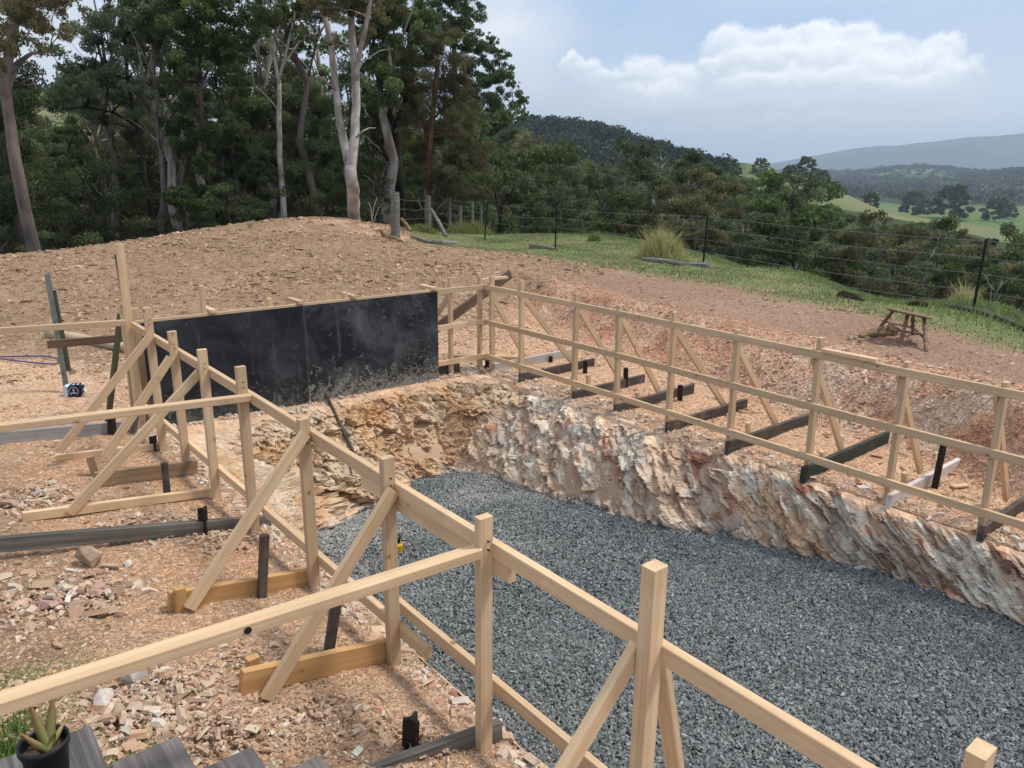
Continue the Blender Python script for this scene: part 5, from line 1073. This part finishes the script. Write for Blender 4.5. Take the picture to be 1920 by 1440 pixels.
def region(n,p0,p1,r0,r1,K,wts,smin,smax,mind,cond=None,zcap=None,grow=.0,HT=(14,13,12,9,17)):
    c=0;tries=0
    while c<n and tries<n*60:
        tries+=1; p=random.uniform(p0,p1); r=math.sqrt(random.uniform(r0*r0,r1*r1)); a=azi(p); x,y=a*r; md=mind*(1+grow*(r-r0)/r0)
        if any((x-u)**2+(y-v)**2<md*md for u,v in placed): continue
        if cond and not cond(x,y,p,r): continue
        s=random.uniform(smin,smax); k=random.choices(range(len(K)),wts)[0]
        if zcap:
            z=float(ground_z(np.array([x]),np.array([y]),False)[0]) if r<75 else float(far(np.array([x]),np.array([y]))[0]); Hh=HT[k]
            s=min(s,(zcap(p,r)-z)/Hh)
            if s<.35: continue
        placed.append((x,y)); put(K,k,x,y,s); c+=1
    return c
# right: canopy top follows the skyline of the gully bush as seen over the fence
SKY=[(840,200),(950,262),(1000,290),(1100,300),(1200,320),(1260,300),(1300,290),(1350,300),(1375,345),(1460,345),(1500,365),(1600,386),(1650,408),(1700,402),(1760,395),(1800,410),(1900,424),(1960,434)]
def cap(p,r): y=ip(p,SKY)+random.uniform(-6,40)*min(1,60/r*1.5); return HC+(311-y)/1560.*r*1.0
nr=region(126,960,2000,36,95,KV,[3,3,3,.5,2.5],.6,1.1,3.6,lambda x,y,p,r:(x>24 or y>36),cap,.55)
nr+=region(170,850,1990,95,245,KV,[4,3.5,2.5,.4,2.5],.8,1.15,5.2,lambda x,y,p,r:True,lambda p,r:HC+(311-ip(p,SKY)-random.uniform(0,30))/1500.*r,.55)
HB=[15,13,16,5.5]
def capb(p,r): return HC+(311-(random.choice([235,245,262]) if p<135 else random.choice([165,200,215,235,255]) if p<420 else random.choice([60,100,135,170,200,235])))/1520.*r
nb=region(64,-120,830,38,58,KB,[4,3,3,0],.5,1.15,2.2,None,capb,0,HB)
nb+=region(60,-150,950,56,130,KB,[4,3,3,0],.6,1.15,3.6,lambda x,y,p,r:p<840 or r>84,capb,.3,HB)
for i in range(22):
    p_=random.uniform(190,860); d=random.uniform(31,40) if p_<740 else random.uniform(44,56); a=azi(p_); put(KS,i%2,a[0]*d,a[1]*d,random.uniform(.75,1.1))
for px in range(-60,700,58):
    d=random.uniform(28.5,36); a=azi(px+random.uniform(-9,9)); put(KB,3,a[0]*d,a[1]*d,random.uniform(.35,.7) if px<620 else random.uniform(.35,.6))
print('trees',nr,nb)
# dead white trees
for px,py,h,d,lb in((1478,455,75,75,'bare white dead tree standing in the gully bush near the right'),(1238,330,30,240,'bare pale dead tree on the far hill beside the grass clearing'),(1190,418,50,60,'bare thin pale sapling in the gully below the fence')):
    b_=away(px,py,d); t_=away(px+4,py-h,d); rng=np.random.default_rng(px); mb=MB(); mb.tube(bez(b_-np.array([0,0,2]),t_,0,rng,6),[.0016*d*(1-.1*i) for i in range(7)],6); H=t_[2]-b_[2]
    for i in range(14):
        f=rng.uniform(.2,.95); q=b_*(1-f)+t_*f; e=q+np.array([rng.normal()*.22,rng.normal()*.22,rng.uniform(.1,.4)])*H*.9; mb.tube(bez(q,e,.1,rng,4),[.0009*d,.0008*d,.0006*d,.0005*d,.0003*d],4)
    tag(mb.obj('dead_tree',M['b_pale'],None,True,loc=tuple(b_)),lb,'dead tree')
q=away(697,412,23.5); rng=np.random.default_rng(4); mb=MB()
for e in((10,-38),(14,-20),(-6,-28),(2,-10)): mb.tube(bez(q-np.array([0,0,.1]),away(697+e[0],408+e[1],23.5),.02,rng,4),[.02,.018,.014,.01,.006],5)
tag(mb.obj('dead_twig',M['b_pale'],None,True,loc=tuple(q)),'small bare white forked twig on the mound crest right of the twin gum','dead branch')

# distant woods: clumps of leaf faces standing for trees too many to count
def woods(name,label,n,p0,p1,r0,r1,size,leaf,per,cond,cols,seed):
    rng=np.random.default_rng(seed); p=rng.uniform(p0,p1,n); r=np.sqrt(rng.uniform(r0*r0,r1*r1,n)) if r1<1500 else np.exp(rng.uniform(math.log(r0),math.log(r1),n))
    b=np.arctan((p-960)*math.cos(PITCH)/1443)+math.radians(39); x,y=r*np.sin(b),r*np.cos(b); m=cond(x,y,p,r,rng); x,y,r,p=x[m],y[m],r[m],p[m]; n=len(x); z=far(x,y)
    S=size*rng.uniform(.65,1.3,n)*(r/r0)**.25; C=np.c_[x,y,z+S*.75]
    i=np.repeat(np.arange(n),per); N=len(i); d=rng.normal(size=(N,3)); d/=np.linalg.norm(d,axis=1)[:,None]; d[:,2]=np.abs(d[:,2])*1.0-.25
    pos=C[i]+d*(S[i]*rng.uniform(.35,.8,N))[:,None]*np.array([.8,.8,.9]); a=rng.normal(size=(N,3)); a/=np.linalg.norm(a,axis=1)[:,None]; bb=np.cross(a,rng.normal(size=(N,3))); bb/=np.linalg.norm(bb,axis=1)[:,None]
    L=(leaf*S[i]*rng.uniform(.6,1.3,N))[:,None]; V=np.stack([pos-a*L,pos+bb*L*.6,pos+a*L,pos-bb*L*.6],1).reshape(-1,3)
    cc=pick(n,cols,[1]*len(cols),rng,.25)[i]*rng.uniform(.7,1.3,(N,1)); me=np_mesh(name,V,np.arange(4*N).reshape(N,4),False,np.repeat(cc,4,axis=0)); me.materials.append(M['woods']); o=bpy.data.objects.new(name,me); link(o); tag(o,label,'woods',None,'stuff'); return n
m,nt=new_mat('far_foliage'); s=NT(nt); a=s.n('ShaderNodeAttribute',attribute_name='Col'); d=s.n('ShaderNodeBsdfDiffuse'); o=s.n('ShaderNodeOutputMaterial'); s.l(a.outputs['Color'],d.inputs[0]); s.l(d.outputs[0],o.inputs[0]); M['woods']=m
WC=[(.045,.06,.03),(.06,.075,.04),(.06,.06,.035),(.035,.05,.028),(.07,.085,.05)]
a1=woods('hill_woods','dense eucalypt forest covering the rounded hill at centre right',3800,860,1420,235,760,6.5,.105,110,lambda x,y,p,r,g:(openland(x,y)<.4)&(far(x,y)+9.5<HC+(311-np.interp(p,[930,980,1040,1090,1150,1200,1280,1365,1385,1400],[232,222,213,222,240,258,276,292,312,330]))/1500.*r),WC,1)
a2=woods('slope_woods','bush on the lower slopes behind the gully trees',1100,1280,2000,215,420,6.5,.12,90,lambda x,y,p,r,g:((r<270)|(p>1640)&(r<300)|(openland(x,y)<.3))&(far(x,y)+12<HC+(311-np.interp(p,[q[0] for q in SKY],[q[1] for q in SKY]))/1560.*r),WC,2)
a2+=woods('ridge_woods','forest on the far ridge seen through the gap at the left',900,-60,300,235,620,6.5,.12,80,lambda x,y,p,r,g:openland(x,y)<.4,WC,6)
a3=woods('valley_woods','hazy grey green tree belts across the valley floor',9000,1330,2050,960,3800,9,.17,34,lambda x,y,p,r,g:(openland(x,y)<.3)&(g.uniform(0,1,len(x))<.35+.65*ss(-.2,.3,fbm(x/220,y/160,o=3,s=7))),[(.08,.085,.06),(.10,.10,.075),(.07,.08,.05),(.12,.12,.09)],3)
print('woods',a1,a2,a3)
ROUND=kind_tree('paddock_tree',9,4.6,M['b_brown'],M['l_dark'],9000,.62,.40,31,22,.06,'rounded paddock bush on the crest of the green hill','tree')
def lone(px,py,d,s,k,label):
    b_=away(px,py,d); x,y=b_[0],b_[1]; z=float(far(np.array([x]),np.array([y]))[0]); o=copy_tree(ROUND,(x,y,z),random.uniform(0,6),s*1.25,label); return o
_a=azi(1640)*470; ROUND.location=(_a[0],_a[1],float(far(np.array([_a[0]]),np.array([_a[1]]))[0])-1); ROUND['label']='rounded tree at the foot of the green hill beside the flat'
lone(1427,308,405,.55,3,'small lone round tree on the crest of the green hill'); lone(1477,320,410,.42,3,'second tiny bush down the crest of the green hill')
for (px,d,s,k,lb) in ((1725,700,1.5,0,'dark clump of trees on the green flat left of the round tree'),(1745,690,1.1,2,'smaller tree right beside the dark clump on the green flat'),(1795,620,1.75,3,'large round dark tree alone on the green flat'),(1885,640,1.3,0,'dark tree at the right edge of the green flat'),(1905,700,1.0,2,'small tree behind the one at the right edge of the flat'),(1515,430,.9,3,'rounded bush on the slope of the green hill'),(1483,415,.5,2,'little bush on the green hill flank'),(1545,440,.6,0,'scrubby tree low on the green hill')):
    a=azi(px); x,y=a*d; z=float(far(np.array([x]),np.array([y]))[0]); o=copy_tree(ROUND,(x,y,z),random.uniform(0,6),s*1.25,lb)
# far white farmhouses
M['housew']=plain('white_weatherboard',(.75,.75,.75),.8,var=.05); M['roofw']=plain('pale_iron_roof',(.55,.57,.6),.5,var=.1)
for px,d,L,lb in((1852,1500,22,'tiny white farmhouse far out in the valley at right'),(1573,330,9,'small white shed half hidden in the gully bush')):
    a=azi(px); x,y=a*d; z=float(far(np.array([x]),np.array([y]))[0])+(4 if d>1000 else 1.5); root=empty('farmhouse',(x,y,z),lb,'farmhouse')
    MB().box((x-L/2,y-L/4,z-6),(x+L/2,y+L/4,z+3)).obj('wall',M['housew'],root)
    e=.6; MB().add(([(x-L/2-e,y-L/4-e,z+3.01),(x+L/2+e,y-L/4-e,z+3.01),(x+L/2+e,y+L/4+e,z+3.01),(x-L/2-e,y+L/4+e,z+3.01),(x-L/2,y,z+5.5),(x+L/2,y,z+5.5)],[(0,3,2,1),(0,1,5,4),(2,3,4,5),(1,2,5),(0,4,3)])).obj('roof',M['roofw'],root)

# ------------------------------------------------------------------ sky, sun, air, camera
SUN_EL,SUN_AZ=R(58),R(39+78)       # azimuth measured clockwise from +Y
w=bpy.data.worlds.new("World"); bpy.context.scene.world=w; w.use_nodes=True; nt=w.node_tree; nt.nodes.clear(); s=NT(nt)
sky=s.n('ShaderNodeTexSky',sky_type='NISHITA'); sky.sun_disc=False; sky.sun_elevation=SUN_EL; sky.sun_rotation=SUN_AZ; sky.air_density=1.3; sky.dust_density=2.5; sky.ozone_density=1.5
tc=s.n('ShaderNodeTexCoord'); sp=s.n('ShaderNodeSeparateXYZ'); s.l(tc.outputs['Generated'],sp.inputs[0])
az=s.math('SUBTRACT',s.math('ARCTAN2',sp.outputs[0],sp.outputs[1]),math.radians(39)); el=s.math('ARCSINE',sp.outputs[2])
cb=s.n('ShaderNodeCombineXYZ'); s.l(az,cb.inputs[0]); s.l(el,cb.inputs[1]); P=cb.outputs[0]
def AE(px,py): d=ray(px,py); d=d/np.linalg.norm(d); return (math.atan2(d[0],d[1])-math.radians(39),math.asin(d[2]))
nz=s.n('ShaderNodeTexNoise'); nz.inputs['Scale'].default_value=26; nz.inputs['Detail'].default_value=7; nz.inputs['Roughness'].default_value=.58; s.l(P,nz.inputs['Vector'])
vm=s.n('ShaderNodeVectorMath',operation='SUBTRACT'); s.l(nz.outputs['Color'],vm.inputs[0]); vm.inputs[1].default_value=(.5,.5,.5)
vs=s.n('ShaderNodeVectorMath',operation='SCALE'); s.l(vm.outputs[0],vs.inputs[0]); vs.inputs['Scale'].default_value=.040
va=s.n('ShaderNodeVectorMath',operation='ADD'); s.l(P,va.inputs[0]); s.l(vs.outputs[0],va.inputs[1]); Q=va.outputs[0]
bg=s.mix(1.,sky.outputs[0],(.085,.085,.085),'MULTIPLY')
K=1.0
# broad thin veils
veil=s.noise(s.mapping(P,(2.2,7,1)),1.6,6,.6,.4); vf=s.ramp(veil,[(.38,0.),(.66,1.)])
low=s.ramp(el,[(.0,1.),(.30,.35)]); skyc=s.mix(s.math('MULTIPLY',.92,1.),bg,(.455,.615,.88))
skyc=s.mix(s.ramp(el,[(0.,1.),(.17,0.)]),skyc,(.62,.76,.92))
skyc=s.mix(s.math('MULTIPLY',vf,.55),skyc,(.72,.77,.84))
def blob(c,px,py,rx,ry,colr,soft=.35,amt=1.,vec=None):
    a,e=AE(px,py); m=s.n('ShaderNodeMapping'); m.vector_type='POINT'; m.inputs['Scale'].default_value=(1/(rx/1500),1/(ry/1500),0); m.inputs['Location'].default_value=(-a/(rx/1500),-e/(ry/1500),0)
    s.l(vec or Q,m.inputs['Vector']); L=s.n('ShaderNodeVectorMath',operation='LENGTH'); s.l(m.outputs[0],L.inputs[0]); f=s.ramp(L.outputs['Value'],[(1-soft,1.),(1.,0.)])
    if amt!=1: f=s.math('MULTIPLY',f,amt)
    if callable(colr):
        sy=s.n('ShaderNodeSeparateXYZ'); s.l(m.outputs[0],sy.inputs[0]); colr=colr(sy.outputs[1])
    return s.mix(f,c,colr)
W1,W2,W3=(.96,.97,.98),(.70,.75,.81),(.60,.67,.76)
sh=lambda o:s.ramp(o,[(-.15,(.74,.80,.87)),(.6,(1.16,1.17,1.18))])
c=skyc
c=blob(c,1500,225,760,120,(.86,.90,.95),.9,.85,P); c=blob(c,1150,200,260,70,(.66,.72,.80),.8,.8); c=blob(c,930,60,170,90,(1.0,1.0,1.02),.9,.75); c=blob(c,980,150,90,50,(.78,.82,.88),.8,.7)
c=blob(c,60,150,260,200,(.86,.88,.92),.8,.8); c=blob(c,420,60,400,160,(.84,.87,.92),.8,.7); c=blob(c,1560,232,330,16,(.73,.78,.84),.9,.8)
vs.inputs['Scale'].default_value=.050; nz.inputs['Roughness'].default_value=.66
for px,py,rx,ry in((1072,120,18,24),(1100,135,30,30),(1140,155,44,34),(1210,150,58,44),(1275,160,55,38),(1235,182,90,34),
   (1590,88,70,48),(1360,100,56,46),(1440,95,62,46),(1520,92,60,44),(1655,105,60,44),(1765,104,42,38),(1720,135,70,46),(1400,128,66,44),(1330,130,34,26),(1480,122,66,40),(1560,118,70,44),(1640,138,70,42),(1790,150,56,36),(1540,158,120,40),(1420,165,90,36),(1680,170,110,36)):
    c=blob(c,px,py,rx,ry,sh,.32,.78)
c=blob(c,1520,182,300,34,(.80,.85,.91),.95,.8); c=blob(c,1230,196,170,26,(.80,.85,.91),.95,.8); c=blob(c,1420,205,420,14,(.62,.70,.79),.9,.6); c=blob(c,1180,228,300,10,(.66,.73,.81),.9,.6); c=blob(c,1620,222,260,12,(.78,.83,.89),.9,.7)
above=s.ramp(el,[(.0,0.),(.002,1.)]); over=s.ramp(el,[(.55,0.),(1.1,1.)]); c=s.mix(over,c,(.80,.83,.88))
b=s.n('ShaderNodeBackground'); s.l(c,b.inputs[0]); b.inputs[1].default_value=.78; o=s.n('ShaderNodeOutputWorld'); s.l(b.outputs[0],o.inputs[0])
ld=bpy.data.lights.new('sun','SUN'); ld.energy=2.35; ld.angle=R(10); ld.color=(1,.955,.89); lo=bpy.data.objects.new('sun',ld); col.objects.link(lo)
sd=Vector((math.sin(SUN_AZ)*math.cos(SUN_EL),math.cos(SUN_AZ)*math.cos(SUN_EL),math.sin(SUN_EL))); lo.rotation_euler=sd.to_track_quat('Z','Y').to_euler(); lo.location=(0,0,30)
HAZE=True
if HAZE:
    mb=MB().box((-9000,-2200,-60),(9800,9800,360)); m,nt=new_mat('haze_air'); s=NT(nt); v=s.n('ShaderNodeVolumePrincipled'); v.inputs['Color'].default_value=(.70,.85,1.,1); v.inputs['Density'].default_value=.00018; v.inputs['Anisotropy'].default_value=.2; o=s.n('ShaderNodeOutputMaterial'); s.l(v.outputs[0],o.inputs['Volume'])
    tag(mb.obj('haze',m),'pale haze hanging over the valley','haze',None,'stuff')
cam=bpy.data.cameras.new('camera'); cam.sensor_width=36; cam.lens=36*FPX/1920; cam.clip_end=20000; cam.clip_start=.05
co=bpy.data.objects.new('camera',cam); col.objects.link(co); Mx=Matrix([list(CR[i])+[0] for i in range(3)]+[[0,0,0,1]]); Mx.translation=Vector((0,0,HC)); co.matrix_world=Mx
sc=bpy.context.scene; sc.camera=co; sc.view_settings.view_transform='Standard'; sc.view_settings.look='None'; sc.view_settings.exposure=EXPO; sc.view_settings.gamma=1
sc.cycles.max_bounces=5; sc.cycles.diffuse_bounces=3; sc.cycles.glossy_bounces=2; sc.cycles.transmission_bounces=3; sc.cycles.volume_bounces=0; sc.cycles.use_denoising=True
